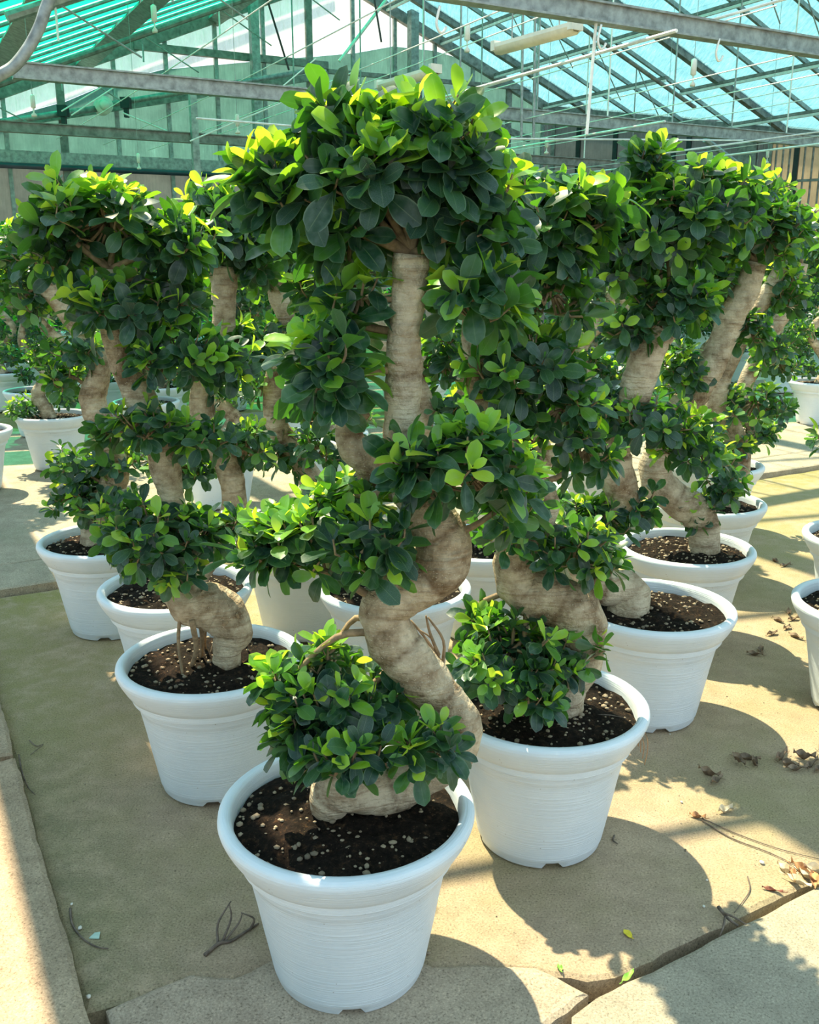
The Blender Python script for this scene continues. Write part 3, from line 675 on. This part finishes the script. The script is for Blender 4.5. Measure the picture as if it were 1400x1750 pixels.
def build_tree(x, y, pts, rad, pads, label, seed, size=.075, dens=155, nparts=300, group='potted ficus trees in the near block', roots=False, rootpx=None, extra=None, lo=False, scars=()):
    """pts/pads in world; the thing's empty stands at the pot's base"""
    g = np.random.default_rng(seed); base = Vector((x, y, .004))
    r = empty('potted_ficus', base); tag(r, label, 'potted tree', group)
    pt_ = link('pot', POT, r); link('rim', RIM, pt_); link('soil', SOIL, r).rotation_euler = (0, 0, seed * 1.3); tag(link('grit', GRIT[seed % 2], r), kind='stuff')
    b = np.array(base); L = [np.array(p) - b for p in pts]
    me, P, R = trunk_mesh(L, rad, 14 if lo else 22, 5 if lo else 8, seed); link('trunk', me, r)
    if extra:
        for ep, er in extra:
            m2, _, _ = trunk_mesh([np.array(p) - b for p in ep], er, 16, 7, seed + 5); link('side_trunk', m2, r)
    pl = [(np.array(c) - b, rx, ry, rz, k) for c, rx, ry, rz, k in pads]
    Mx, Ps, Ts, tw = make_leaves(pl, size, dens, g)
    # branches and twigs
    for c, rx, ry, rz, k in pl:
        i = np.argmin(np.linalg.norm(P - c, axis=1)); a = P[i]
        if np.linalg.norm(c - a) > .03 and not lo:
            q = MB(); mid = (a + c) / 2 + g.normal(size=3) * .02; q.tube(catmull([a, mid, c], 4), [.010, .009, .008, .008, .007, .006, .006, .005, .004], 7); q.build('branch', M_TWIG, r, True)
    q = MB()
    for tip, ax, big, c, rr in tw:
        if lo and not big: continue
        s0 = c + (tip - c) * .25; mid = c + (tip - c) * .65 - np.array([0, 0, .02])
        q.tube([s0, mid, tip, tip + ax * .03], [.004, .0032, .0026, .0018], 4, False)
    tag(q.build('twigs', M_TWIG, r), kind='stuff')
    n = len(Ps); camp = np.array([0, 0, CAMH]) - b
    view = norm(Ps - camp)
    # how much a leaf sits at the camera side of its nearest pad
    sc = np.full(n, 9.)
    for c, rx, ry, rz, k in pl:
        rel = (Ps - c) / np.array([rx, ry, rz]); dd = np.linalg.norm(rel, axis=1); fr = (rel * view).sum(1)
        sc = np.minimum(sc, np.where(dd < 1.5, fr, 9))
    order = np.argsort(sc); parts = order[:nparts]; rest = order[nparts:]
    var = g.integers(0, 4, n)
    ti = np.abs(Ts[:, None] - np.array(TONES)[None]).argmin(1)
    for i in parts:
        o = bpy.data.objects.new('leaf', LEAFLIB[int(var[i]), int(ti[i])]); COL.objects.link(o); o.parent = r
        m_ = Mx[i]; p = Ps[i]
        o.matrix_local = Matrix(((m_[0, 0], m_[0, 1], m_[0, 2], p[0]), (m_[1, 0], m_[1, 1], m_[1, 2], p[1]), (m_[2, 0], m_[2, 1], m_[2, 2], p[2]), (0, 0, 0, 1)))
    RR = []
    for v in range(4):
        s_ = rest[var[rest] == v]; RR.append((Mx[s_], Ps[s_], Ts[s_]))
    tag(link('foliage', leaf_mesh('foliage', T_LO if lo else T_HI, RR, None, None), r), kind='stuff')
    if rootpx:
        for A_, B_, rr_ in rootpx:
            A_ = np.array(A_) - b; B_ = np.array(B_) - b; q = MB(); q.tube(catmull([A_, A_ * .5 + B_ * .5 + g.normal(size=3) * .008, B_], 4), np.linspace(rr_, rr_ * .7, 9), 7); q.build('root', M_TWIG, r, True)
    if roots:
        for k in range(roots):
            a = 2 * PI * k / roots + g.random(); s_ = P[int(len(P) * g.uniform(.02, .16))]
            e = np.array([s_[0] + math.cos(a) * g.uniform(.03, .09), s_[1] + math.sin(a) * g.uniform(.03, .09) - .02, .37])
            q = MB(); q.tube(catmull([s_, (s_ + e) / 2 + g.normal(size=3) * .012, e], 4), np.linspace(.009, .005, 9), 6); q.build('root', M_TWIG, r, True)
    return r

def px_tree(pot, trunk, pads, label, seed, dY=0.0, **kw):
    """pot = rim centre seen in the photo; trunk and pads measured in the photo, set at the pot's own distance"""
    rc = on_z(pot[0], pot[1], .40); Y = rc.y; dep = Y * CT + .6 * ST
    k = (Y * CT - (1.0 - CAMH) * ST) / F
    pts = []; rad = []
    for t in trunk:
        yo = t[3] if len(t) > 3 else 0
        p = on_y(t[0], t[1], Y + yo); pts.append(np.array(p)); rad.append(t[2] * k)
    pts = [np.array((pts[0][0], pts[0][1], .34))] + pts; rad = [rad[0] * 1.1] + rad
    pd = []
    for t in pads:
        yo = t[4] if len(t) > 4 else 0; dn = t[5] if len(t) > 5 else 1
        p = on_y(t[0], t[1], Y + yo); rx = t[2] * k * .92; rz = t[3] * k * .88
        pd.append((np.array(p), rx, max(rx, rz) * .75, rz, dn))
    ex = None
    if 'extra' in kw:
        ex = [([np.array(on_y(q[0], q[1], Y + (q[3] if len(q) > 3 else 0))) for q in e], [q[2] * k for q in e]) for e in kw.pop('extra')]
    return build_tree(rc.x, rc.y, pts, rad, pd, label, seed, extra=ex, **kw)

# front tree
px_tree((593, 1374), [(588, 1408, 24), (566, 1372, 40), (585, 1348, 44, -.01), (660, 1352, 42, .02), (735, 1318, 40, .03), (788, 1262, 38, .0), (765, 1205, 40), (715, 1150, 44), (672, 1095, 44), (655, 1045, 42), (688, 1008, 48), (742, 978, 50), (757, 925, 48), (730, 880, 42), (705, 835, 38), (690, 780, 34), (688, 720, 31), (690, 640, 30), (692, 570, 29), (697, 500, 28), (703, 435, 30)],
        [(655, 312, 185, 118, .03, 1.15), (735, 245, 115, 90, 0), (590, 245, 95, 75, 0), (480, 320, 75, 60, 0), (810, 350, 95, 90, .02), (558, 180, 24, 42), (450, 285, 50, 35), (600, 400, 90, 45, .03), (820, 505, 85, 50, -.02), (618, 510, 45, 60, .0, .8), (560, 630, 88, 80, -.03, 1.2), (590, 560, 50, 45), (785, 800, 130, 88, -.10, 1.4), (880, 850, 65, 80, -.02), (690, 780, 50, 45, -.10), (545, 920, 125, 80, -.02, 1.5), (465, 935, 70, 65, -.04, 1.2), (650, 930, 75, 75, -.10), (590, 850, 80, 55, .05), (560, 1205, 120, 95, -.04, 1.6), (600, 1290, 80, 55, -.14, 1.5), (730, 1280, 68, 62, -.12, 1.4), (480, 1175, 55, 60, -.02, 1.3), (650, 1185, 75, 60, .02, 1.3), (510, 1255, 65, 50, -.08, 1.3), (560, 1125, 70, 40, .02, 1.2)],
        'large S-trunked potted ficus in the front pot, nearest of all', 3, size=.074, dens=215,
        extra=[[(700, 850, 26, .03), (645, 805, 26, .03), (605, 765, 27, .02), (598, 725, 22, .02), (625, 700, 14, .02)]])
# right row
px_tree((930, 1198), [(965, 1180, 42), (990, 1120, 45), (985, 1050, 48), (940, 1020, 46), (890, 1008, 38), (880, 960, 36), (905, 915, 30), (930, 870, 27), (915, 825, 24), (870, 775, 26), (832, 715, 24), (818, 640, 22), (812, 570, 22), (820, 500, 20)],
        [(900, 400, 135, 100, .03, 1.1), (980, 350, 80, 65), (850, 480, 110, 60), (940, 500, 80, 70), (900, 625, 115, 75, -.03, 1.1), (850, 700, 75, 50), (960, 700, 90, 80, -.02), (1000, 770, 60, 45), (860, 900, 70, 65, -.05), (980, 930, 90, 60, -.03, 1.1), (1040, 960, 50, 45), (870, 1115, 110, 90, -.08, 1.6), (950, 1120, 80, 75, -.05), (900, 1180, 80, 45, -.12, 1.1), (810, 1060, 50, 50)],
        'potted ficus right behind the front tree, its pot half lit, twisted trunk with dark split', 4, size=.070, dens=195)
px_tree((1116, 1033), [(1075, 1010, 34), (1025, 1000, 32), (1000, 960, 30), (1030, 900, 26), (1062, 850, 28), (1052, 800, 32), (1050, 760, 30), (1075, 700, 27), (1092, 650, 28), (1108, 605, 27), (1135, 565, 22)],
        [(1130, 380, 115, 85, 0, 1.1), (1110, 270, 45, 45), (1220, 350, 90, 75), (1080, 450, 60, 60), (1150, 510, 85, 55), (1080, 560, 60, 55), (1110, 720, 110, 55, -.03, 1.1), (1030, 700, 75, 50), (1190, 770, 80, 45), (1000, 890, 90, 50, -.03, 1.1), (1080, 860, 60, 40)],
        'third potted ficus of the right row, with a curled knob on its trunk', 5, size=.070, dens=195)
px_tree((1173, 933), [(1205, 915, 26), (1195, 880, 30), (1150, 850, 30), (1120, 810, 28), (1140, 740, 26), (1175, 690, 27), (1205, 640, 25), (1232, 590, 21), (1250, 545, 22), (1275, 495, 22), (1292, 450, 18)],
        [(1300, 400, 90, 65, 0, 1.1), (1240, 330, 70, 50), (1200, 480, 60, 50), (1280, 560, 45, 45, .05), (1170, 630, 60, 50), (1190, 870, 48, 42), (1235, 830, 50, 40), (1180, 730, 70, 40)],
        'fourth potted ficus of the right row with a long bare trunk leaning right', 6, size=.070, dens=195)
px_tree((1210, 856), [(1240, 850, 20), (1262, 800, 20), (1255, 740, 18), (1225, 690, 17), (1250, 610, 15), (1300, 520, 14), (1335, 460, 13)],
        [(1345, 395, 62, 55), (1300, 330, 55, 40), (1290, 690, 75, 42), (1240, 770, 75, 40), (1320, 590, 45, 40), (1340, 500, 50, 45)],
        'fifth potted ficus of the right row, small pot of dark soil behind the leaning trunk', 7, size=.070, dens=140, nparts=200)
px_tree((1222, 792), [(1240, 790, 16), (1290, 740, 16), (1270, 680, 14), (1300, 600, 13), (1350, 520, 12), (1370, 450, 11)],
        [(1375, 390, 45, 40), (1330, 470, 50, 40), (1330, 620, 50, 35), (1290, 740, 50, 30), (1250, 690, 40, 30)],
        'sixth potted ficus of the right row, farthest before the walkway', 8, size=.070, dens=140, nparts=150)
# left row
px_tree((362, 1123), [(388, 1108, 26), (398, 1075, 36), (372, 1042, 42), (325, 1030, 40, -.02), (308, 985, 34), (320, 930, 26), (300, 870, 21), (285, 810, 24), (272, 755, 28), (248, 700, 26), (222, 640, 27), (203, 585, 26), (190, 530, 23), (188, 460, 24)],
        [(190, 380, 130, 75, 0, 1.1), (290, 410, 75, 55), (95, 360, 50, 55), (90, 440, 50, 45), (200, 520, 95, 50, -.03), (300, 500, 55, 45), (300, 600, 95, 60, -.02), (390, 610, 55, 50), (250, 720, 80, 40, -.05), (340, 740, 80, 50, -.03), (180, 740, 45, 30), (270, 920, 115, 85, -.06, 1.5), (215, 880, 60, 55), (380, 900, 60, 50), (300, 980, 50, 35, -.1)],
        'potted ficus left behind the front tree with a swollen base on stilt roots', 9, size=.070, dens=195, rootpx=[(on_y(308, 1050, 2.50), on_z(313, 1158, .368), .006), (on_y(328, 1060, 2.48), on_z(324, 1146, .368), .009), (on_y(342, 1062, 2.50), on_z(344, 1128, .37), .007), (on_y(385, 1062, 2.50), on_z(362, 1118, .37), .009), (on_y(352, 1060, 2.54), on_z(352, 1112, .372), .006), (on_y(405, 1050, 2.50), on_z(418, 1102, .37), .004)])
px_tree((301, 1000), [(330, 985, 26), (370, 930, 26), (400, 860, 22), (385, 790, 22), (350, 720, 22), (350, 640, 20), (378, 570, 20), (383, 500, 21), (385, 455, 18)],
        [(400, 390, 85, 60, 0, 1.1), (350, 350, 50, 45), (440, 440, 50, 50), (420, 590, 70, 50), (330, 640, 60, 50), (420, 760, 60, 50), (310, 800, 60, 50), (390, 920, 55, 45)],
        'potted ficus between the two left pots, its dark soil showing behind the swollen trunk', 10, size=.070, dens=195, nparts=250)
px_tree((180, 920), [(158, 905, 22), (175, 860, 24), (200, 800, 22), (175, 730, 24), (158, 680, 22), (170, 620, 18), (120, 540, 18), (75, 480, 16)],
        [(60, 430, 65, 60), (40, 510, 50, 45), (130, 590, 70, 40), (110, 650, 55, 40), (130, 800, 70, 50, 0, 1.1), (180, 850, 75, 45, -.03, 1.2), (110, 850, 45, 35), (210, 780, 60, 40)],
        'leftmost near potted ficus in the pot standing by the kerb end', 11, size=.072, dens=135, nparts=250)
# middle of the block
px_tree((675, 1000), [(690, 985, 28), (640, 930, 26), (600, 860, 24), (650, 790, 24), (720, 720, 22), (700, 640, 20), (640, 560, 20), (610, 490, 18)],
        [(600, 440, 85, 60), (540, 500, 55, 45), (760, 620, 65, 50), (770, 700, 60, 50), (560, 760, 70, 50), (600, 840, 70, 50), (760, 560, 45, 40)],
        'potted ficus hidden directly behind the front tree, pot rim lit at its left', 12, size=.076, dens=125, nparts=150)
px_tree((515, 925), [(520, 910, 22), (540, 850, 22), (510, 780, 20), (470, 720, 18), (470, 640, 16), (490, 560, 16), (474, 500, 17), (470, 460, 15)],
        [(480, 415, 70, 55), (430, 470, 45, 40), (500, 590, 60, 45), (520, 700, 55, 45), (500, 770, 60, 45), (450, 660, 35, 35), (560, 860, 60, 40)],
        'potted ficus in the gap between the front tree and the left pots', 13, size=.074, dens=130, nparts=200)
px_tree((830, 925), [(850, 910, 22), (880, 860, 22), (860, 800, 22), (800, 730, 20), (800, 640, 18), (840, 560, 16)],
        [(850, 500, 60, 45), (790, 600, 50, 45), (800, 690, 55, 40), (880, 790, 55, 45), (960, 850, 40, 30)],
        'potted ficus mostly hidden behind the second right tree', 14, size=.072, dens=120, nparts=80)
px_tree((880, 835), [(900, 830, 18), (930, 780, 18), (900, 720, 16), (860, 650, 15), (900, 560, 13)], [(900, 470, 70, 55), (960, 560, 45, 40), (940, 690, 50, 40), (890, 770, 45, 30)],
        'potted ficus whose small pot edge peeps out right of the split trunk', 15, size=.072, dens=120, nparts=80)
px_tree((992, 792), [(1010, 790, 16), (1040, 740, 16), (1010, 670, 15), (990, 600, 14), (1030, 540, 14), (1045, 490, 12)], [(1050, 440, 52, 42), (1010, 500, 40, 34), (1000, 620, 45, 34), (1050, 640, 40, 30), (970, 720, 45, 30)],
        'potted ficus in the gap left of the curled trunk knob', 16, size=.072, dens=130, nparts=150)
# right edge group
px_tree((1500, 1030), [(1500, 1010, 34), (1540, 940, 32), (1500, 850, 30), (1470, 760, 26), (1520, 640, 24), (1540, 500, 22)], [(1530, 400, 110, 80), (1490, 600, 60, 50), (1460, 745, 70, 30), (1530, 880, 90, 55)],
        'potted ficus cut by the right edge, its pot the nearer of the two there', 17, size=.076, dens=120, nparts=100, group='potted ficus trees of the next block')
px_tree((1490, 915), [(1490, 900, 26), (1530, 830, 26), (1500, 760, 22), (1520, 640, 22), (1560, 500, 20)], [(1550, 420, 80, 60), (1500, 620, 50, 40), (1440, 745, 62, 34, -.1), (1540, 790, 60, 45)],
        'potted ficus cut by the right edge, its pot the farther of the two there', 18, size=.074, dens=120, nparts=100, group='potted ficus trees of the next block')

# ------------------------------------------------------------------ far trees: six moulds, copied
def mould(seed, npr, x, y, label, group):
    g = random.Random(seed); s_ = 1 if g.random() < .5 else -1; ph = g.random() * 6
    z = [.36, .44, .56, .70, .86, 1.02, 1.18, 1.34, 1.48]; amp = [0, .06, .10, -.05, -.12, -.02, .08, .05, 0]
    pts = [np.array((x + s_ * a * g.uniform(.7, 1.3), y + .03 * math.sin(i + ph), zz)) for i, (zz, a) in enumerate(zip(z, amp))]
    rad = [.05, .055, .05, .042, .04, .036, .032, .028, .026]
    pads = []
    for i, rr in ((1, .13), (3, .14), (4, .15), (6, .15)):
        side = g.choice((-1, 1)); p = pts[i] + np.array((side * .15, g.uniform(-.1, .1), .03)); pads.append((p, rr, rr, rr * .72, 1))
        p = pts[i] + np.array((-side * g.uniform(.08, .18), g.uniform(-.15, .15), .1)); pads.append((p, rr * .8, rr * .8, rr * .6, 1))
    pads.append((pts[8] + np.array((0, 0, .14)), .30, .28, .19, 1.05)); pads.append((pts[7] + np.array((s_ * .12, 0, .02)), .18, .18, .13, 1))
    return build_tree(x, y, pts, rad, pads, label, 40 + seed, size=.072, dens=115, nparts=npr, group=group, lo=True)
def copy_tree(o, loc, rz, sc, label, group):
    r = o.copy(); COL.objects.link(r); r.location = loc; r.rotation_euler = (0, 0, rz); r.scale = (sc,) * 3; r['label'] = label; r['group'] = group
    for ch in o.children:
        if ch.name.startswith('leaf') and loc.length > 9.5: continue
        c = ch.copy(); COL.objects.link(c); c.parent = r
        for g2_ in ch.children:
            d = g2_.copy(); COL.objects.link(d); d.parent = c
    return r
def project(p):
    q = p - Vector((0, 0, CAMH)); d = q.y * CT - q.z * ST
    return 700 + F * q.x / d, 875 - F * (q.z * CT + q.y * ST) / d
ORD = ['leftmost', 'second from left', 'third from left', 'fourth from left', 'fifth from left', 'sixth from left', 'seventh from left', 'eighth from left', 'ninth from left', 'tenth from left', 'eleventh from left', 'twelfth from left', 'thirteenth from left', 'fourteenth from left', 'fifteenth from left', 'sixteenth from left'] + ['%s from left' % w_ for w_ in ('seventeenth', 'eighteenth', 'nineteenth', 'twentieth', 'twenty-first', 'twenty-second', 'twenty-third', 'twenty-fourth', 'twenty-fifth', 'twenty-sixth', 'twenty-seventh', 'twenty-eighth')]
def far_labels(spots):
    """rows by distance, order across the picture within each row"""
    bands = [(0, 7.2, 'walkway edge row'), (7.2, 8.2, 'first row beyond the walkway'), (8.2, 9.2, 'second row beyond the walkway'), (9.2, 10.2, 'third row beyond the walkway'), (10.2, 11.2, 'fourth row beyond the walkway'), (11.2, 12.8, 'fifth row beyond the walkway'), (12.8, 14.6, 'second last row before the gable'), (14.6, 99, 'last row before the gable')]
    res = {}
    for lo_, hi_, nm in bands:
        ids = [(project(Vector((*s_, 1)))[0], k) for k, s_ in enumerate(spots) if lo_ <= cu(Vector((*s_, 0)))[1] < hi_]
        ids.sort(); h_ = len(ids)
        for r_, (x_, k) in enumerate(ids):
            o_ = ORD[r_] if r_ < h_ - 1 or not r_ else 'rightmost'
            res[k] = ('ficus in white pot, %s, %s' % (nm, o_), 'potted ficus trees, ' + nm)
    return res
spots = []
for p in ((92, 715), (375, 765), (8, 640), (62, 672), (1400, 657), (1318, 588), (250, 690), (-55, 745), (560, 745)):
    q_ = on_z(*p, .40)
    spots.append((q_.x, q_.y))
for i in range(34):
    for j in range(14):
        u = 7.6 + j * .92 + (.1 if i % 2 else 0); c = .6 + i * .62 + (.31 if j % 2 else 0)
        if j % 5 == 3: continue
        p = W(c, u); x, y = project(p + Vector((0, 0, 1)))
        if x < -60 or x > 1450 or u > 17.6 or c > 17: continue
        if u > 12 and (i + j) % 2: continue
        if u > 9 and 570 < x < 870: continue
        if c > eave_c(u) - 1.2: continue
        if all((p.x - a) ** 2 + (p.y - b) ** 2 > .55 for a, b in spots): spots.append((p.x, p.y))
moulds = []; g_ = random.Random(5); FL = far_labels(spots)
for k, (x, y) in enumerate(spots):
    pp = Vector((x, y, .034)); c, u = cu(pp); lb, gr = FL[k]
    if len(moulds) < 6:
        near = k in (0, 1, 2, 3, 4, 5); m_ = mould(k, 120, x, y, lb, gr); m_.location.z = .034; moulds.append(m_)
    else: copy_tree(moulds[g_.randrange(6)], pp, g_.random() * 6.28, g_.uniform(.94, 1.06), lb, gr)
print('far trees', len(spots))

# ------------------------------------------------------------------ litter on the floor
def curled_leaf(p, L, wdt, rz, m, lb, name='dry_leaf', curl=1.0, tilt=0, group=None):
    q = MB(); rows = 8; th = .0006
    for s_ in (0, 1):
        for i in range(rows + 1):
            t = i / rows; w_ = wdt / 2 * math.sin(PI * min(1, t * .96 + .03)) ** .7
            for x in (-1, -.5, 0, .5, 1):
                z = .002 + curl * (abs(x) ** 1.5 * wdt * .38 + .25 * L * (t - .5) ** 2 + .006 * math.sin(t * 9 + x * 2)) + s_ * th
                q.v.append((x * w_ * (1 - .3 * curl * abs(x)), (t - .5) * L, z))
    n_ = (rows + 1) * 5
    for i in range(rows):
        for j in range(4):
            a = i * 5 + j; q.f.append((a, a + 5, a + 6, a + 1)); q.f.append((n_ + a, n_ + a + 1, n_ + a + 6, n_ + a + 5))
    q.tube([(0, -L * .5, .003), (0, -L * .72, .006)], .0012, 5)
    o = q.build(name, m, None, True, loc=p); o.rotation_euler = (tilt, 0, rz); tag(o, lb, 'leaf', group); return o
F_ = lambda x, y: on_z(x, y, 0) + Vector((0, 0, .001))
curled_leaf(F_(1240, 1388), .05, .035, 1.9, M_DRYP, 'pale dry leaf lying in the sun patch, broad and crumpled', curl=.9)
curled_leaf(F_(1192, 1398), .045, .022, 1.2, M_DRYO, 'small orange dry leaf at the end of the long stem', curl=.9)
curled_leaf(F_(1073, 1598), .030, .019, .4, M_YEL, 'small yellow leaf lying on the shaded concrete', 'yellow_leaf', .25)
curled_leaf(F_(957, 1657), .022, .014, .2, M_GRN, 'tiny pale green leaf on the joint beside the front pot', 'green_leaf', .5)
curled_leaf(F_(1073, 1676) + Vector((0, 0, .008)), .050, .016, -.75, M_GRN, 'narrow green leaf standing in the wide slab joint', 'green_leaf', .4)
gg = random.Random(9); OW = ['first', 'second', 'third', 'fourth', 'fifth', 'sixth', 'seventh']
for k, (x, y, m, lb) in enumerate([(1212, 1325, M_DRY, 'grey-brown curled leaf nearest the pot in the shaded litter'), (1225, 1338, M_DRY, 'grey-brown narrow leaf touching the first curled one'), (1262, 1305, M_DRY, 'curled brown leaf at the left of the middle litter clump'), (1278, 1298, M_DRY, 'upright curled brown leaf in the middle litter clump'), (1290, 1308, M_DRY, 'curled brown leaf at the right of the middle litter clump')] +
        [(1335 + k2 * 13, 1300 + (k2 % 3) * 9, M_DRY, 'curled brown leaf in the heap at the right edge, %s from the left' % OW[k2]) for k2 in range(7)] +
        [(1345 + k2 * 9, 1492 + (k2 % 3) * 11, M_DRYO if k2 % 2 else M_DRYP, 'tan dry leaf in the sunlit heap at the joint end, %s from the left' % OW[k2]) for k2 in range(7)]):
    gr = 'heap at the right edge' if 'in the heap at the right' in lb else ('leaves by the right end of the joint' if 'sunlit heap' in lb else None)
    curled_leaf(F_(x, y) + Vector((0, 0, .004 * (k % 3))), gg.uniform(.06, .085), gg.uniform(.022, .034), gg.random() * 6, m, lb, curl=gg.uniform(.8, 1.4), group=gr)
curled_leaf(F_(1320, 1523), .05, .012, 1.2, simple('red_brown_leaf', (.22, .07, .04), .6), 'thin red-brown leaf beside the tan heap', curl=.6)
for k, (x, y) in enumerate(((1345, 1075), (1330, 1062), (1360, 1090), (1320, 1085), (1348, 1048), (1300, 1112), (1325, 960), (1342, 968), (1290, 1120), (1356, 1060))):
    curled_leaf(F_(x, y), gg.uniform(.05, .08), .03, gg.random() * 6, M_DRY, 'brown leaf scattered between the two pot blocks, ' + ['below the middle of the scatter', 'middle of the lower scatter', 'right of the lower scatter', 'lower left of the scatter', 'topmost of the lower scatter', 'left end of the lower scatter', 'left one of the upper pair', 'right one of the upper pair', 'nearest the camera', 'rightmost by the white pot'][k], curl=.8, group='leaves between the pot blocks')
def stick(pxs, rad, m, lb, name='twig', z=.004, cat='twig', branches=()):
    q = MB(); P = [on_z(x, y, z) for x, y in pxs]; b = Vector(P[0]); b.z = 0
    C = catmull([tuple(p - b) for p in P], 5); q.tube(C, np.linspace(rad, rad * .5, len(C)), 6)
    for br in branches:
        Q = catmull([tuple(on_z(x, y, z + dz) - b) for x, y, dz in br], 4); q.tube(Q, np.linspace(rad * .7, rad * .3, len(Q)), 5)
    o = q.build(name, m, None, True, loc=b); tag(o, lb, cat); return o
M_STK = simple('dry_twig', (.17, .13, .10), .85, 0, .3, 50)
stick([(350, 1632), (375, 1612), (395, 1608), (420, 1592), (442, 1578)], .0050, M_STK, 'dead forked twig lying left of the front pot',
      branches=[((372, 1612, 0), (372, 1580, .02), (385, 1555, .04), (395, 1540, .05)), ((380, 1610, 0), (395, 1570, .03), (392, 1545, .06)), ((385, 1608, 0), (408, 1578, .02), (414, 1562, .04)), ((428, 1588, 0), (434, 1570, .03), (412, 1560, .05))])
stick([(120, 1552), (124, 1580), (142, 1604), (165, 1618), (185, 1621)], .003, M_STK, 'thin curved stem lying by the kerb at lower left')
stick([(50, 1265), (62, 1275), (74, 1272), (52, 1290)], .0018, M_STK, 'tiny bent twig near the kerb, far up')
stick([(32, 1290), (38, 1320), (48, 1345), (60, 1358)], .0025, M_STK, 'thin stem lying along the kerb foot')
stick([(1200, 1402), (1250, 1432), (1310, 1455), (1365, 1480)], .0022, M_STK, 'long thin dark stem trailing from the orange leaf')
stick([(1200, 1398), (1260, 1425), (1330, 1450), (1400, 1468)], .0018, M_STK, 'long thin tan stem above the dark one')
stick([(1228, 1550), (1245, 1570), (1262, 1582)], .005, M_STK, 'broken dark twig lying across the slab joint', z=.012, branches=[((1240, 1566, 0), (1236, 1585, .01), (1230, 1600, 0)), ((1236, 1560, 0), (1252, 1566, .02), (1276, 1580, .01))])
stick([(1278, 1498), (1282, 1520), (1270, 1540), (1255, 1560)], .002, M_STK, 'thin bent twig just above the slab joint')
stick([(1050, 1428), (1048, 1436), (1056, 1442)], .003, M_STK, 'tiny curled twig right of the second pot')
for x, y, s_, m, lb in ((123, 1547, .006, M_CHIP, 'small pebble at the tip of the curved stem'), (137, 1588, .007, M_CHIP, 'pale pebble lying inside the curved stem'), (152, 1706, .008, M_CHIP, 'white pebble at the kerb foot, lower left'), (1026, 1424, .006, M_CHIP, 'white pebble touching the foot of the second right pot'), (1145, 1256, .004, M_CHIP, 'white pebble by the third right pot'), (1302, 1476, .008, M_CHIP, 'pale pebble in the right sun patch'), (1165, 1372, .005, M_CHIP, 'pale pebble left of the orange leaf'), (1208, 1506, .005, M_CHIP, 'pale crumb in the shade right of the second pot'), (1203, 1551, .006, M_CHIP, 'white crumb above the joint'), (732, 1631, .007, M_STONE, 'small tan stone touching the right foot of the front pot')):
    q = MB(); pebble(q, (0, 0, s_ * .45), s_, gg); tag(q.build('pebble', m, None, True, loc=F_(x, y)), lb, 'pebble')
stick([(1012, 1223), (1040, 1222), (1072, 1228)], .002, M_STK, 'pale thin twig lying across the soil of the second right pot', z=.378)
q = MB()
for k in range(4):
    a = on_z(1080 + k * 4, 1236, .404); e = on_z(1084 + k * 6, 1232 + 3 * k, .40) + Vector((.008, -.012, -.03 - .012 * k))
    q.tube(catmull([tuple(a), tuple((a + e) / 2 + Vector((.008 * (k % 2), -.006, .004))), tuple(e), tuple(e + Vector((.004 - .003 * k, 0, -.035)))], 4), .0011, 4)
tag(q.build('root_strand', M_DRYO, None, True), 'tan root threads hanging over the rim of the second right pot', 'root')
q = MB(); b0 = on_y(770, 1168, 1.86)
for pts_ in (((770, 1168), (752, 1130), (738, 1092), (700, 1068)), ((752, 1130), (728, 1092), (702, 1060)), ((756, 1140), (758, 1095), (732, 1055)), ((750, 1120), (735, 1082), (728, 1052))):
    q.tube(catmull([tuple(on_y(x_, y_, 1.84) - b0) for x_, y_ in pts_], 4), [.0045, .004, .0038, .0035, .003, .003, .0028, .0025, .002, .002, .002, .0018, .0016][:4 * (len(pts_) - 1) + 1], 5)
tag(q.build('dead_twig', M_TWIG, None, True, loc=b0), 'bare reddish dead twig sticking up beside the front trunk bend', 'twig')
q = MB(); b = F_(163, 1601); q.add([Vector((-.012, -.008, 0)), Vector((.012, -.009, 0)), Vector((.008, .012, 0)), Vector((-.004, .010, 0)), Vector((-.012, -.008, .003)), Vector((.012, -.009, .003)), Vector((.008, .012, .003)), Vector((-.004, .010, .003))], [(3, 2, 1, 0), (4, 5, 6, 7), (0, 1, 5, 4), (1, 2, 6, 5), (2, 3, 7, 6), (3, 0, 4, 7)])
tag(q.build('glass_chip', M_GLASSBIT, None, loc=b), 'pale green glass chip beside the curved stem', 'chip')
q = MB(); g2 = random.Random(3)
for _ in range(700):
    c = g2.uniform(.3, 3.5); u = g2.uniform(1.4, 4.3); p = W(c, u, .001)
    pebble(q, p, g2.choice((.0015, .002, .003)), g2)
tag(q.build('floor_grit', M_STONE, None, True), 'fine grit strewn over the concrete between the pots', 'grit', kind='stuff')
